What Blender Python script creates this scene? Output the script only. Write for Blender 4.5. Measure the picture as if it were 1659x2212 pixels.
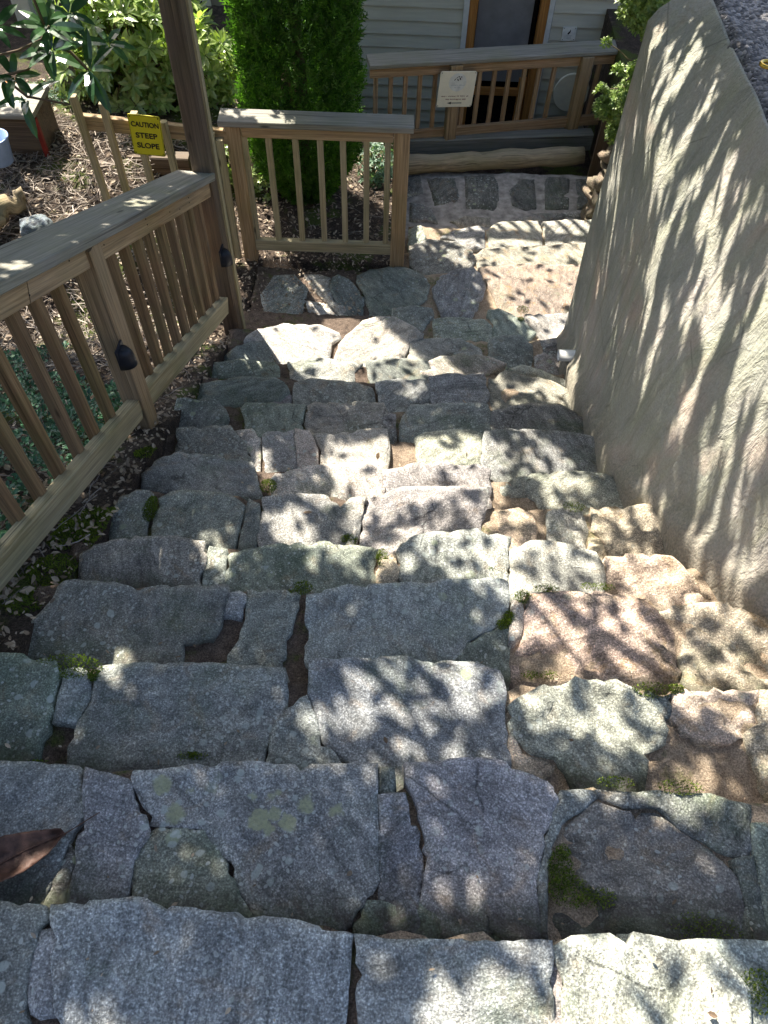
import bpy, bmesh, math, random
import numpy as np
from mathutils import Vector, Matrix, noise
from mathutils.geometry import delaunay_2d_cdt
random.seed(7); rng = np.random.default_rng(7)
for o in list(bpy.data.objects): bpy.data.objects.remove(o)
scene = bpy.context.scene
COL = scene.collection
R = math.radians

# ------------------------------------------------------------------ camera
F, CX, CY = 1660.0, 829.5, 1106.0            # focal length and centre, photo shown 1659 x 2212
NAD = (785.0, 2225.0)                        # vanishing point of plumb lines
YAW = R(0.0)
up_c = Vector((-(NAD[0]-CX), (NAD[1]-CY), F)).normalized()
fw_c = Vector((0, 0, -1))
y_c = (fw_c - up_c*fw_c.dot(up_c)).normalized()
x_c = y_c.cross(up_c)
x2 = x_c*math.cos(YAW)+y_c*math.sin(YAW); y2 = y_c*math.cos(YAW)-x_c*math.sin(YAW)
x_c, y_c = x2, y2
M3 = Matrix((x_c, y_c, up_c))                # camera vector -> world vector
cam_d = bpy.data.cameras.new('camera'); cam = bpy.data.objects.new('camera', cam_d); COL.objects.link(cam)
cam.matrix_world = M3.to_4x4()
cam_d.sensor_fit = 'VERTICAL'; cam_d.sensor_height = 24; cam_d.lens = 24*F/2212
cam_d.clip_start = .05; cam_d.clip_end = 500
scene.camera = cam
def ray(u, v): return M3 @ Vector((u-CX, CY-v, -F)).normalized()
def W(u, v, x=None, y=None, z=None, pl=None):
    d = ray(u, v)
    if pl: p, n = pl; t = p.dot(n)/d.dot(n)
    elif x is not None: t = x/d.x
    elif y is not None: t = y/d.y
    else: t = z/d.z
    return d*t
M3T = M3.transposed()
def proj(p):
    c = M3T @ Vector(p)
    return (CX-F*c.x/c.z, CY+F*c.y/c.z) if c.z < -1e-3 else (-9999, -9999)

# ------------------------------------------------------------------ light
SUN_A, SUN_E = R(31), R(48)                  # azimuth left of straight ahead, elevation
SV = Vector((-math.sin(SUN_A)*math.cos(SUN_E), math.cos(SUN_A)*math.cos(SUN_E), math.sin(SUN_E)))
world = bpy.data.worlds.new('World'); scene.world = world; world.use_nodes = True
wn = world.node_tree; bg = wn.nodes['Background']
sky = wn.nodes.new('ShaderNodeTexSky'); sky.sky_type = 'NISHITA'; sky.sun_disc = False
sky.sun_elevation = SUN_E; sky.sun_rotation = -SUN_A
wn.links.new(sky.outputs[0], bg.inputs[0]); bg.inputs[1].default_value = .098
sky.dust_density = 2.5; sky.air_density = .9
sl = bpy.data.lights.new('sun', 'SUN'); sl.energy = 5; sl.angle = R(.5); sl.color = (1, .93, .82)
so = bpy.data.objects.new('sun', sl); COL.objects.link(so)
so.rotation_euler = (-SV).to_track_quat('-Z', 'Y').to_euler(); so.location = SV*20
scene.view_settings.view_transform = 'Standard'; scene.view_settings.look = 'None'
scene.view_settings.exposure = 1.75
scene.view_settings.gamma = 1
scene.render.resolution_x, scene.render.resolution_y = 768, 1024

# ------------------------------------------------------------------ helpers
def tag(o, label=None, cat=None, group=None, kind=None):
    if label: o['label'] = label
    if cat: o['category'] = cat
    if group: o['group'] = group
    if kind: o['kind'] = kind
    return o
def empty(name, loc=(0, 0, 0)):
    o = bpy.data.objects.new(name, None); COL.objects.link(o); o.location = loc; o.empty_display_size = .1
    return o
def link(name, me, mat, parent=None):
    o = bpy.data.objects.new(name, me); COL.objects.link(o)
    if mat: me.materials.append(mat)
    if parent is not None:
        o.parent = parent
        o.matrix_parent_inverse = Matrix.Translation(-world_loc(parent))
    return o
def world_loc(o):
    p = Vector((0, 0, 0))
    while o is not None:
        p += Vector(o.location)+o.matrix_parent_inverse.translation; o = o.parent
    return p
class MB:
    def __init__(s): s.v = []; s.f = []; s.g = []; s.n = 0
    def add(s, vs, fs, g=None):
        b = s.n; s.v.extend([tuple(p) for p in vs]); s.n += len(vs)
        s.f.extend([tuple(i+b for i in f) for f in fs])
        s.g.extend(g if g else [tuple(p) for p in vs])
    def beam(s, p0, p1, w, h, up=(0, 0, 1), ch=.003, warp=0):
        """bar from p0 to p1, w wide, h high (along up), chamfered, with grain coordinates"""
        p0, p1 = Vector(p0), Vector(p1); d = (p1-p0); L = d.length; d.normalize()
        sd = d.cross(Vector(up)).normalized(); u = sd.cross(d).normalized()
        a, b = w/2, h/2; c = min(ch, a*.5, b*.5)
        sec = [(-a+c, -b), (a-c, -b), (a, -b+c), (a, b-c), (a-c, b), (-a+c, b), (-a, b-c), (-a, -b+c)]
        n = max(1, int(L/.12)) if warp else 1
        vs = []; g = []; off = Vector((random.random()*20, random.random()*20, random.random()*20))
        for i in range(n+1):
            t = i/n; c0 = p0+d*(L*t)
            if warp: c0 = c0+sd*noise.noise(off+Vector((t*L*.8, 0, 0)))*warp+u*noise.noise(off+Vector((0, t*L*.8, 5)))*warp
            for q in sec:
                vs.append(c0+sd*q[0]+u*q[1]); g.append(tuple(Vector((t*L, q[0], q[1]))+off))
        fs = [tuple(range(7, -1, -1)), tuple(range(n*8, n*8+8))]
        for i in range(n):
            for k in range(8):
                fs.append((i*8+k, i*8+(k+1) % 8, (i+1)*8+(k+1) % 8, (i+1)*8+k))
        s.add(vs, fs, g)
    def tube(s, pts, rad, n=8, bump=0, fr=6):
        pts = [Vector(p) for p in pts]; m = len(pts)
        if not hasattr(rad, '__len__'): rad = [rad]*m
        vs = []; g = []; L = 0; off = random.random()*30
        ref = Vector((.3, .2, .9))
        for i, p in enumerate(pts):
            d = (pts[min(i+1, m-1)]-pts[max(i-1, 0)]).normalized()
            a = d.cross(ref).normalized(); b = d.cross(a)
            if i: L += (p-pts[i-1]).length
            for k in range(n):
                t = 2*math.pi*k/n; r = rad[i]
                q = a*math.cos(t)+b*math.sin(t)
                if bump: r *= 1+bump*noise.noise(Vector((q.x*2+off, q.y*2+L*fr, q.z*2)))
                vs.append(p+q*r); g.append((L+off, math.cos(t)*rad[i], math.sin(t)*rad[i]))
        fs = [(i*n+k, i*n+(k+1) % n, (i+1)*n+(k+1) % n, (i+1)*n+k) for i in range(m-1) for k in range(n)]
        fs += [tuple(range(n-1, -1, -1)), tuple(range((m-1)*n, m*n))]
        s.add(vs, fs, g)
    def leaf(s, p, d, nrm, L, Wd, fold=.25, droop=.2, seg=2):
        p, d, nrm = Vector(p), Vector(d).normalized(), Vector(nrm)
        sd = d.cross(nrm).normalized(); u = sd.cross(d)
        prof = [(.25, .8), (.6, 1.0), (.85, .6)] if seg == 3 else [(.35, .95), (.72, .85)]
        vs = [p]
        for t, w in prof:
            c = p+d*(L*t)-u*(droop*L*t*t); h = sd*(Wd*.5*w)
            vs += [c-h+u*(fold*Wd*.5*w), c, c+h+u*(fold*Wd*.5*w)]
        vs.append(p+d*L-u*(droop*L))
        fs = [(0, 1, 2), (0, 2, 3)]
        for i in range(len(prof)-1):
            b = 1+3*i; fs += [(b, b+3, b+4, b+1), (b+1, b+4, b+5, b+2)]
        b = 1+3*(len(prof)-1); e = len(vs)-1
        fs += [(b, e, b+1), (b+1, e, b+2)]
        r = random.random()
        s.add(vs, fs, [(r, 0, 0)]*len(vs))
    def build(s, name, mat, parent=None, smooth=False):
        me = bpy.data.meshes.new(name); me.from_pydata(s.v, [], s.f); me.update()
        at = me.attributes.new('gr', 'FLOAT_VECTOR', 'POINT')
        at.data.foreach_set('vector', np.array(s.g, dtype=np.float32).ravel())
        if smooth: me.shade_smooth()
        return link(name, me, mat, parent)
def rv(a=1.0): return Vector((random.uniform(-a, a), random.uniform(-a, a), random.uniform(-a, a)))

# ------------------------------------------------------------------ materials
class NT:
    def __init__(s, name):
        s.m = bpy.data.materials.new(name); s.m.use_nodes = True; s.t = s.m.node_tree
        s.b = s.t.nodes['Principled BSDF']; s.b.inputs['Roughness'].default_value = .85
        s.b.inputs['Specular IOR Level'].default_value = .3
    def n(s, ty, **kw):
        x = s.t.nodes.new(ty)
        for k, v in kw.items(): setattr(x, k, v)
        return x
    def l(s, a, b): s.t.links.new(a, b)
    def pos(s): return s.n('ShaderNodeNewGeometry').outputs['Position']
    def attr(s): 
        a = s.n('ShaderNodeAttribute'); a.attribute_name = 'gr'; return a.outputs['Vector']
    def mapv(s, vec, sc):
        m = s.n('ShaderNodeMapping'); s.l(vec, m.inputs[0]); m.inputs['Scale'].default_value = sc; return m.outputs[0]
    def noise(s, vec, scale, detail=4, rough=.6, dist=0):
        x = s.n('ShaderNodeTexNoise'); s.l(vec, x.inputs['Vector']); x.inputs['Scale'].default_value = scale
        x.inputs['Detail'].default_value = detail; x.inputs['Roughness'].default_value = rough
        x.inputs['Distortion'].default_value = dist; return x.outputs['Fac']
    def vor(s, vec, scale, feature='F1', rnd=1):
        x = s.n('ShaderNodeTexVoronoi', feature=feature); s.l(vec, x.inputs['Vector'])
        x.inputs['Scale'].default_value = scale; x.inputs['Randomness'].default_value = rnd
        return x
    def ramp(s, fac, stops):
        x = s.n('ShaderNodeValToRGB'); s.l(fac, x.inputs[0]); e = x.color_ramp.elements
        while len(e) < len(stops): e.new(.5)
        for i, (p, c) in enumerate(stops):
            e[i].position = p; e[i].color = (c[0], c[1], c[2], 1) if hasattr(c, '__len__') else (c, c, c, 1)
        return x.outputs[0]
    def mix(s, fac, a, b, mode='MIX'):
        x = s.n('ShaderNodeMix', data_type='RGBA', blend_type=mode)
        for sock, val in ((0, fac), (6, a), (7, b)):
            if isinstance(val, bpy.types.NodeSocket): s.l(val, x.inputs[sock])
            elif hasattr(val, '__len__'): x.inputs[sock].default_value = (*val[:3], 1)
            else: x.inputs[sock].default_value = val
        return x.outputs[2]
    def math(s, op, a, b=0, clamp=False):
        x = s.n('ShaderNodeMath', operation=op, use_clamp=clamp)
        for i, v in enumerate((a, b)):
            if isinstance(v, bpy.types.NodeSocket): s.l(v, x.inputs[i])
            else: x.inputs[i].default_value = v
        return x.outputs[0]
    def bump(s, h, strength=.5, dist=.01, prev=None):
        x = s.n('ShaderNodeBump'); s.l(h, x.inputs['Height']); x.inputs['Strength'].default_value = strength
        x.inputs['Distance'].default_value = dist
        if prev: s.l(prev, x.inputs['Normal'])
        return x.outputs[0]
    def done(s, col=None, nrm=None, rough=None):
        if col is not None:
            if isinstance(col, bpy.types.NodeSocket): s.l(col, s.b.inputs['Base Color'])
            else: s.b.inputs['Base Color'].default_value = (*col[:3], 1)
        if nrm is not None: s.l(nrm, s.b.inputs['Normal'])
        if rough is not None:
            if isinstance(rough, bpy.types.NodeSocket): s.l(rough, s.b.inputs['Roughness'])
            else: s.b.inputs['Roughness'].default_value = rough
        return s.m
LICH = [(350, 1695, 21), (378, 1757, 22), (560, 1772, 24), (585, 1722, 10), (545, 1720, 9), (622, 1778, 19), (592, 1757, 15), (660, 1742, 17), (728, 1750, 14), (412, 1708, 9), (600, 1712, 9), (665, 1722, 9), (580, 1790, 15)]
def m_stone(name, lichen=1.0, warm=0.0):
    t = NT(name); P = t.pos()
    oi = t.n('ShaderNodeObjectInfo'); oc = oi.outputs['Color']; rnd = oi.outputs['Random']
    rot = t.n('ShaderNodeVectorRotate', rotation_type='Z_AXIS'); t.l(P, rot.inputs['Vector']); t.l(t.math('MULTIPLY', rnd, 6.28), rot.inputs['Angle'])
    Q = rot.outputs[0]
    a = t.noise(P, 5, 5, .65); b = t.noise(t.mapv(Q, (14, 30, 20)), 1, 6, .72, .4); c = t.noise(P, 150, 4, .75)
    bands = t.noise(t.mapv(Q, (3, 22, 12)), 1, 5, .7, 1.2)
    col = t.mix(1, oc, t.ramp(a, [(.3, (.70, .71, .73)), (.5, (1, 1, 1)), (.72, (1.3, 1.25, 1.17))]), 'MULTIPLY')
    col = t.mix(1, col, t.ramp(b, [(.3, .5), (.5, .95), (.75, 1.5)]), 'MULTIPLY')
    col = t.mix(t.math('MULTIPLY', rnd, .9), col, t.mix(1, col, t.ramp(bands, [(.35, .62), (.5, 1), (.68, 1.45)]), 'MULTIPLY'))
    col = t.mix(t.math('ADD', .35, t.math('MULTIPLY', rnd, .5)), col, t.mix(1, col, t.ramp(c, [(.36, .5), (.5, .95), (.64, 1.7)]), 'MULTIPLY'))
    # rusty and earthy stains
    st = t.ramp(t.noise(t.mapv(P, (1, 1, 1)), 9, 4, .6, 1.5), [(.56, 0), (.72, 1)])
    col = t.mix(t.math('MULTIPLY', st, .25+.35*warm), col, (.36, .22, .09))
    # green algae film
    al = t.ramp(t.noise(P, 3.1, 5, .7), [(.52, 0), (.7, 1)])
    col = t.mix(t.math('MULTIPLY', al, .5), col, (.07, .11, .05))
    fine = t.noise(P, 260, 2, .5)
    col = t.mix(1, col, t.ramp(fine, [(.34, .62), (.47, .95), (.56, 1.05), (.66, 1.8)]), 'MULTIPLY')
    # lichen rounds
    wob = t.n('ShaderNodeVectorMath', operation='ADD')
    nz = t.n('ShaderNodeTexNoise'); t.l(P, nz.inputs['Vector']); nz.inputs['Scale'].default_value = 30
    sc = t.n('ShaderNodeVectorMath', operation='SCALE'); t.l(nz.outputs['Color'], sc.inputs[0]); sc.inputs['Scale'].default_value = .02
    t.l(P, wob.inputs[0]); t.l(sc.outputs[0], wob.inputs[1])
    wob2 = t.n('ShaderNodeVectorMath', operation='ADD'); nz2 = t.n('ShaderNodeTexNoise'); t.l(P, nz2.inputs['Vector']); nz2.inputs['Scale'].default_value = 55; nz2.inputs['Detail'].default_value = 4
    sc2 = t.n('ShaderNodeVectorMath', operation='MULTIPLY_ADD'); t.l(nz2.outputs['Color'], sc2.inputs[0]); sc2.inputs[1].default_value = (.03, .03, .03); sc2.inputs[2].default_value = (-.015, -.015, -.015)
    t.l(P, wob2.inputs[0]); t.l(sc2.outputs[0], wob2.inputs[1])
    for s_, thr, reg, lc in ((16, .24, .54, (.36, .40, .26)), (34, .3, .5, (.42, .46, .42)), (75, .3, .46, (.5, .52, .48))):
        v = t.vor(wob.outputs[0], s_)
        m1 = t.ramp(v.outputs['Distance'], [(thr-.04, 1), (thr+.03, 0)])
        sp = t.n('ShaderNodeSeparateColor'); t.l(v.outputs['Color'], sp.inputs[0])
        m2 = t.ramp(sp.outputs[0], [(.62, 0), (.64, 1)])
        m3 = t.ramp(t.noise(P, 2.3, 2, .5), [(reg, 0), (reg+.06, 1)])
        m = t.math('MULTIPLY', t.math('MULTIPLY', m1, m2), t.math('MULTIPLY', m3, .7*lichen))
        col = t.mix(m, col, lc)
    # large pale lichen colonies on the second step
    for (u, v, r) in LICH:
        q = W(u, v, z=-1.65); dn_ = t.n('ShaderNodeVectorMath', operation='DISTANCE'); t.l(wob2.outputs[0], dn_.inputs[0]); dn_.inputs[1].default_value = q
        mk = t.ramp(dn_.outputs['Value'], [(r/1000-.004, 1), (r/1000, 0)])
        col = t.mix(t.math('MULTIPLY', mk, t.ramp(c, [(.3, .5), (.6, .95)])), col, (.36, .37, .22))
    # worn paler rims
    ea = t.n('ShaderNodeAttribute'); ea.attribute_name = 'ed'
    em = t.ramp(t.math('ADD', ea.outputs['Fac'], t.math('MULTIPLY', t.math('SUBTRACT', b, .5), .05)), [(.0, 1.38), (.022, 1.0)])
    col = t.mix(1, col, em, 'MULTIPLY')
    # soil at the foot of the riser above, with its soft shade painted in
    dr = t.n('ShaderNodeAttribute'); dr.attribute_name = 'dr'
    soil_shade = t.ramp(t.math('ADD', dr.outputs['Fac'], t.math('MULTIPLY', t.math('SUBTRACT', a, .5), .16)), [(.0, 1), (.075, 0)])
    col = t.mix(t.math('MULTIPLY', soil_shade, .75), col, t.mix(t.ramp(b, [(.42, 0), (.55, 1)]), (.05, .04, .028), (.045, .055, .022)))
    # cracks
    cr = t.vor(wob.outputs[0], 5.5, 'DISTANCE_TO_EDGE')
    crm = t.ramp(cr.outputs['Distance'], [(0, 0), (.02, 1)])
    crk = t.ramp(t.noise(P, 4, 2, .5), [(.58, 1), (.66, 0)])
    crf = t.math('MAXIMUM', crm, crk)
    col = t.mix(1, col, t.ramp(crf, [(0, .45), (1, 1)]), 'MULTIPLY')
    h = t.math('ADD', t.math('MULTIPLY', b, .6), t.math('MULTIPLY', c, .22))
    n1 = t.bump(crf, .5, .006)
    n2 = t.bump(h, 1, .02, n1)
    n3 = t.bump(t.noise(P, 60, 5, .75), .8, .006, n2)
    return t.done(col, n3, .82)
def m_mortar():
    t = NT('mortar'); P = t.pos()
    sx = t.n('ShaderNodeSeparateXYZ'); t.l(P, sx.inputs[0])
    side = t.ramp(t.math('ADD', sx.outputs[0], t.math('MULTIPLY', t.noise(P, 3, 3), .5)), [(.15, 0), (.5, 1)])
    b = t.noise(P, 30, 6, .7); c = t.noise(P, 240, 3, .8)
    soil = t.ramp(b, [(.3, (.085, .062, .047)), (.7, (.25, .185, .14))])
    sand = t.ramp(b, [(.3, (.34, .25, .17)), (.7, (.56, .45, .33))])
    col = t.mix(side, soil, sand)
    col = t.mix(1, col, t.ramp(c, [(.33, .5), (.5, 1), (.66, 1.6)]), 'MULTIPLY')
    mo = t.ramp(t.noise(P, 7, 5, .7), [(.56, 0), (.66, 1)])
    col = t.mix(t.math('MULTIPLY', mo, .7), col, t.ramp(c, [(.35, (.04, .065, .012)), (.6, (.16, .22, .03))]))
    h = t.math('ADD', b, t.math('MULTIPLY', c, .4))
    return t.done(col, t.bump(h, 1, .02), .95)
def m_soil():
    t = NT('soil'); P = t.pos()
    b = t.noise(P, 14, 6, .7); c = t.noise(P, 150, 4, .8)
    col = t.ramp(b, [(.3, (.035, .026, .02)), (.55, (.09, .065, .048)), (.72, (.19, .145, .1))])
    col = t.mix(1, col, t.ramp(c, [(.35, .35), (.5, 1), (.66, 2.1)]), 'MULTIPLY')
    mo = t.ramp(t.noise(P, 2.6, 4, .65), [(.52, 0), (.6, 1)])
    col = t.mix(t.math('MULTIPLY', mo, .8), col, t.ramp(c, [(.35, (.035, .055, .012)), (.62, (.15, .2, .03))]))
    return t.done(col, t.bump(t.math('ADD', b, t.math('MULTIPLY', c, .6)), 1, .03), .95)
def m_wood(name, dark, light, alg=.3, wear=.0, grey=(.3, .3, .3)):
    t = NT(name); G = t.attr()
    g1 = t.noise(t.mapv(G, (1.2, 34, 34)), 1.6, 5, .6, .6)
    g2 = t.noise(t.mapv(G, (3, 160, 160)), 1.3, 3, .6)
    big = t.noise(t.mapv(G, (1.1, 6, 6)), 1, 3, .5)
    col = t.ramp(g1, [(.28, dark), (.5, [(a+b)/2 for a, b in zip(dark, light)]), (.72, light)])
    col = t.mix(1, col, t.ramp(g2, [(.35, .68), (.55, 1.05), (.7, 1.25)]), 'MULTIPLY')
    P = t.pos()
    am = t.ramp(t.noise(P, 4, 4, .6), [(.42, 0), (.66, 1)])
    col = t.mix(t.math('MULTIPLY', am, alg), col, (.17, .19, .05))
    if wear:
        wm = t.ramp(big, [(.35, 0), (.6, 1)])
        col = t.mix(t.math('MULTIPLY', wm, wear), col, grey)
    kv = t.vor(t.mapv(G, (2.2, 9, 9)), 1)
    kn = t.ramp(kv.outputs['Distance'], [(.04, .35), (.085, 1)])
    col = t.mix(1, col, kn, 'MULTIPLY')
    ck = t.ramp(t.noise(t.mapv(G, (.7, 60, 60)), 1.2, 2, .5, .3), [(.66, 1), (.7, 0)])
    col = t.mix(1, col, t.ramp(ck, [(0, .5), (1, 1)]), 'MULTIPLY')
    return t.done(col, t.bump(t.math('ADD', g1, t.math('ADD', t.math('MULTIPLY', g2, .5), ck)), .6, .004), .75)
def m_leaf(name, c0, c1, trans=.35, rough=.45, tcol=None):
    t = NT(name); a = t.attr(); sx = t.n('ShaderNodeSeparateXYZ'); t.l(a, sx.inputs[0])
    col = t.ramp(sx.outputs[0], [(0, c0), (1, c1)])
    col = t.mix(1, col, t.ramp(t.noise(t.pos(), 12, 3), [(.3, .7), (.7, 1.3)]), 'MULTIPLY')
    t.done(col, None, rough); t.b.inputs['Specular IOR Level'].default_value = .5
    tr = t.n('ShaderNodeBsdfTranslucent'); t.l(t.mix(1, col, tcol or (1.4, 1.6, .5), 'MULTIPLY'), tr.inputs[0])
    mx = t.n('ShaderNodeMixShader'); mx.inputs[0].default_value = trans
    t.l(t.b.outputs[0], mx.inputs[1]); t.l(tr.outputs[0], mx.inputs[2])
    t.l(mx.outputs[0], t.t.nodes['Material Output'].inputs[0])
    return t.m
def m_plain(name, col, rough=.6, var=.15, sc=20, bump=.2, metal=0):
    t = NT(name); P = t.pos(); n = t.noise(P, sc, 4, .6)
    c = t.mix(1, col, t.ramp(n, [(.3, 1-var), (.7, 1+var)]), 'MULTIPLY')
    t.b.inputs['Metallic'].default_value = metal
    return t.done(c, t.bump(n, bump, .004), rough)
M = {}
M['stone'] = m_stone('fieldstone'); M['tan'] = m_stone('sandstone', .35, 1.0)
M['mortar'] = m_mortar(); M['soil'] = m_soil()
M['wood'] = m_wood('pine_wood', (.22, .132, .055), (.50, .345, .185), .18, .2, (.34, .31, .27))
M['wood_y'] = m_wood('lit_edge_pale_wood', (.27, .205, .10), (.51, .42, .25), .32, .25, (.38, .36, .28))
M['balu'] = m_wood('baluster_wood', (.13, .068, .028), (.35, .22, .11), .28, .15, (.27, .24, .2))
M['cap'] = m_wood('grey_cap_board', (.15, .14, .115), (.34, .32, .275), .25, .3, (.28, .27, .25))
M['dark'] = m_wood('dark_stained_wood', (.05, .03, .018), (.17, .115, .07), .1, .3, (.16, .14, .12))
M['bark'] = m_wood('bark', (.06, .04, .025), (.2, .14, .09), .3)
M['deckwood'] = m_wood('deck_rail_wood', (.26, .15, .08), (.52, .36, .22), .2)
M['jamb'] = m_wood('varnished_jamb', (.3, .12, .03), (.5, .23, .06), .0)
M['log'] = m_wood('peeled_log', (.2, .14, .08), (.5, .4, .25), .3, .4, (.3, .28, .22))
M['yew'] = m_leaf('arborvitae_leaf', (.028, .08, .015), (.11, .25, .035), .32, .6)
M['rhodo'] = m_leaf('rhododendron_leaf', (.12, .20, .05), (.42, .50, .20), .3, .25)
M['big'] = m_leaf('magnolia_leaf', (.02, .06, .025), (.06, .14, .04), .2, .25)
M['box'] = m_leaf('boxwood_leaf', (.08, .15, .03), (.28, .36, .1), .3, .4)
M['juniper'] = m_leaf('juniper_leaf', (.06, .13, .08), (.16, .26, .16), .2, .5)
M['cover'] = m_leaf('ground_cover_leaf', (.02, .08, .04), (.07, .19, .09), .25, .5)
M['canopy'] = m_leaf('canopy_leaf', (.03, .07, .015), (.07, .14, .03), .3, .5)
M['moss'] = m_leaf('moss', (.05, .08, .01), (.2, .26, .03), .3, .9)
M['litter'] = m_leaf('leaf_litter', (.13, .085, .05), (.5, .41, .3), .15, .8, (1, .8, .5))
M['twig'] = m_leaf('dry_twig', (.09, .07, .055), (.42, .36, .3), .0, .9)
M['deadleaf'] = m_plain('dead_leaf', (.10, .05, .033), .55, .6, 45, .8)
M['paleleaf'] = m_plain('pale_dead_leaf', (.5, .42, .36), .6, .25, 40, .4)
M['black'] = m_plain('black_metal', (.02, .022, .03), .4, .1)
M['yellow'] = m_plain('yellow_sign_face', (.62, .55, .02), .5, .06)
M['ink'] = m_plain('black_ink', (.02, .015, .015), .6, .05)
M['redink'] = m_plain('brown_ink', (.2, .06, .03), .6, .05)
M['greyink'] = m_plain('grey_ink', (.42, .46, .46), .6, .05)
M['cream'] = m_plain('cream_sign_face', (.85, .79, .62), .5, .05)
M['white'] = m_plain('white_plastic', (.75, .75, .72), .4, .06)
M['trimw'] = m_plain('white_trim', (.6, .6, .57), .6, .1)
M['screen'] = m_plain('dark_screen', (.19, .19, .195), .5, .15, 8)
M['hole'] = m_plain('dark_glass', (.008, .008, .01), .15, .05)
M['blue'] = m_plain('blue_plastic', (.25, .36, .6), .35, .1)
M['brass'] = m_plain('brass', (.6, .4, .08), .25, .1, metal=1)
M['beige'] = m_plain('beige_board', (.33, .28, .22), .7, .1, 5)
M['redpaint'] = m_plain('red_paint', (.25, .03, .02), .6, .3, 10)
# ------------------------------------------------------------------ staircase
def rg(x0, y0, x1):
    s = (x1-x0)/1659.0; k = 1659/2250
    return lambda pts: [((x0+a*s)*k, (y0+b*s)*k) for a, b in pts]
A6 = rg(0, 1900, 1100); A7 = rg(1000, 2100, 2250); A3 = rg(0, 1350, 1100); A4 = rg(850, 1350, 1550)
A5 = rg(1350, 1500, 2250); A1 = rg(450, 900, 1350); A2 = rg(1250, 900, 2150); B6 = rg(600, 700, 1300); B7 = rg(1150, 400, 1850)
ID = lambda p: p
EDGE = [1965, 1650, 1430, 1257, 1170, 1057, 1000, 930, 865, 805, 772, 705, 664, 570, 527, 472]
ZK = [-(1.5+.15*k) for k in range(16)]
YK = [W(829, e, z=ZK[k]).y for k, e in enumerate(EDGE)]
b_, g_, t_, p_, w_, d_ = (.28, .278, .268), (.24, .25, .22), (.43, .36, .27), (.325, .31, .27), (.43, .41, .355), (.175, .18, .165)
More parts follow.
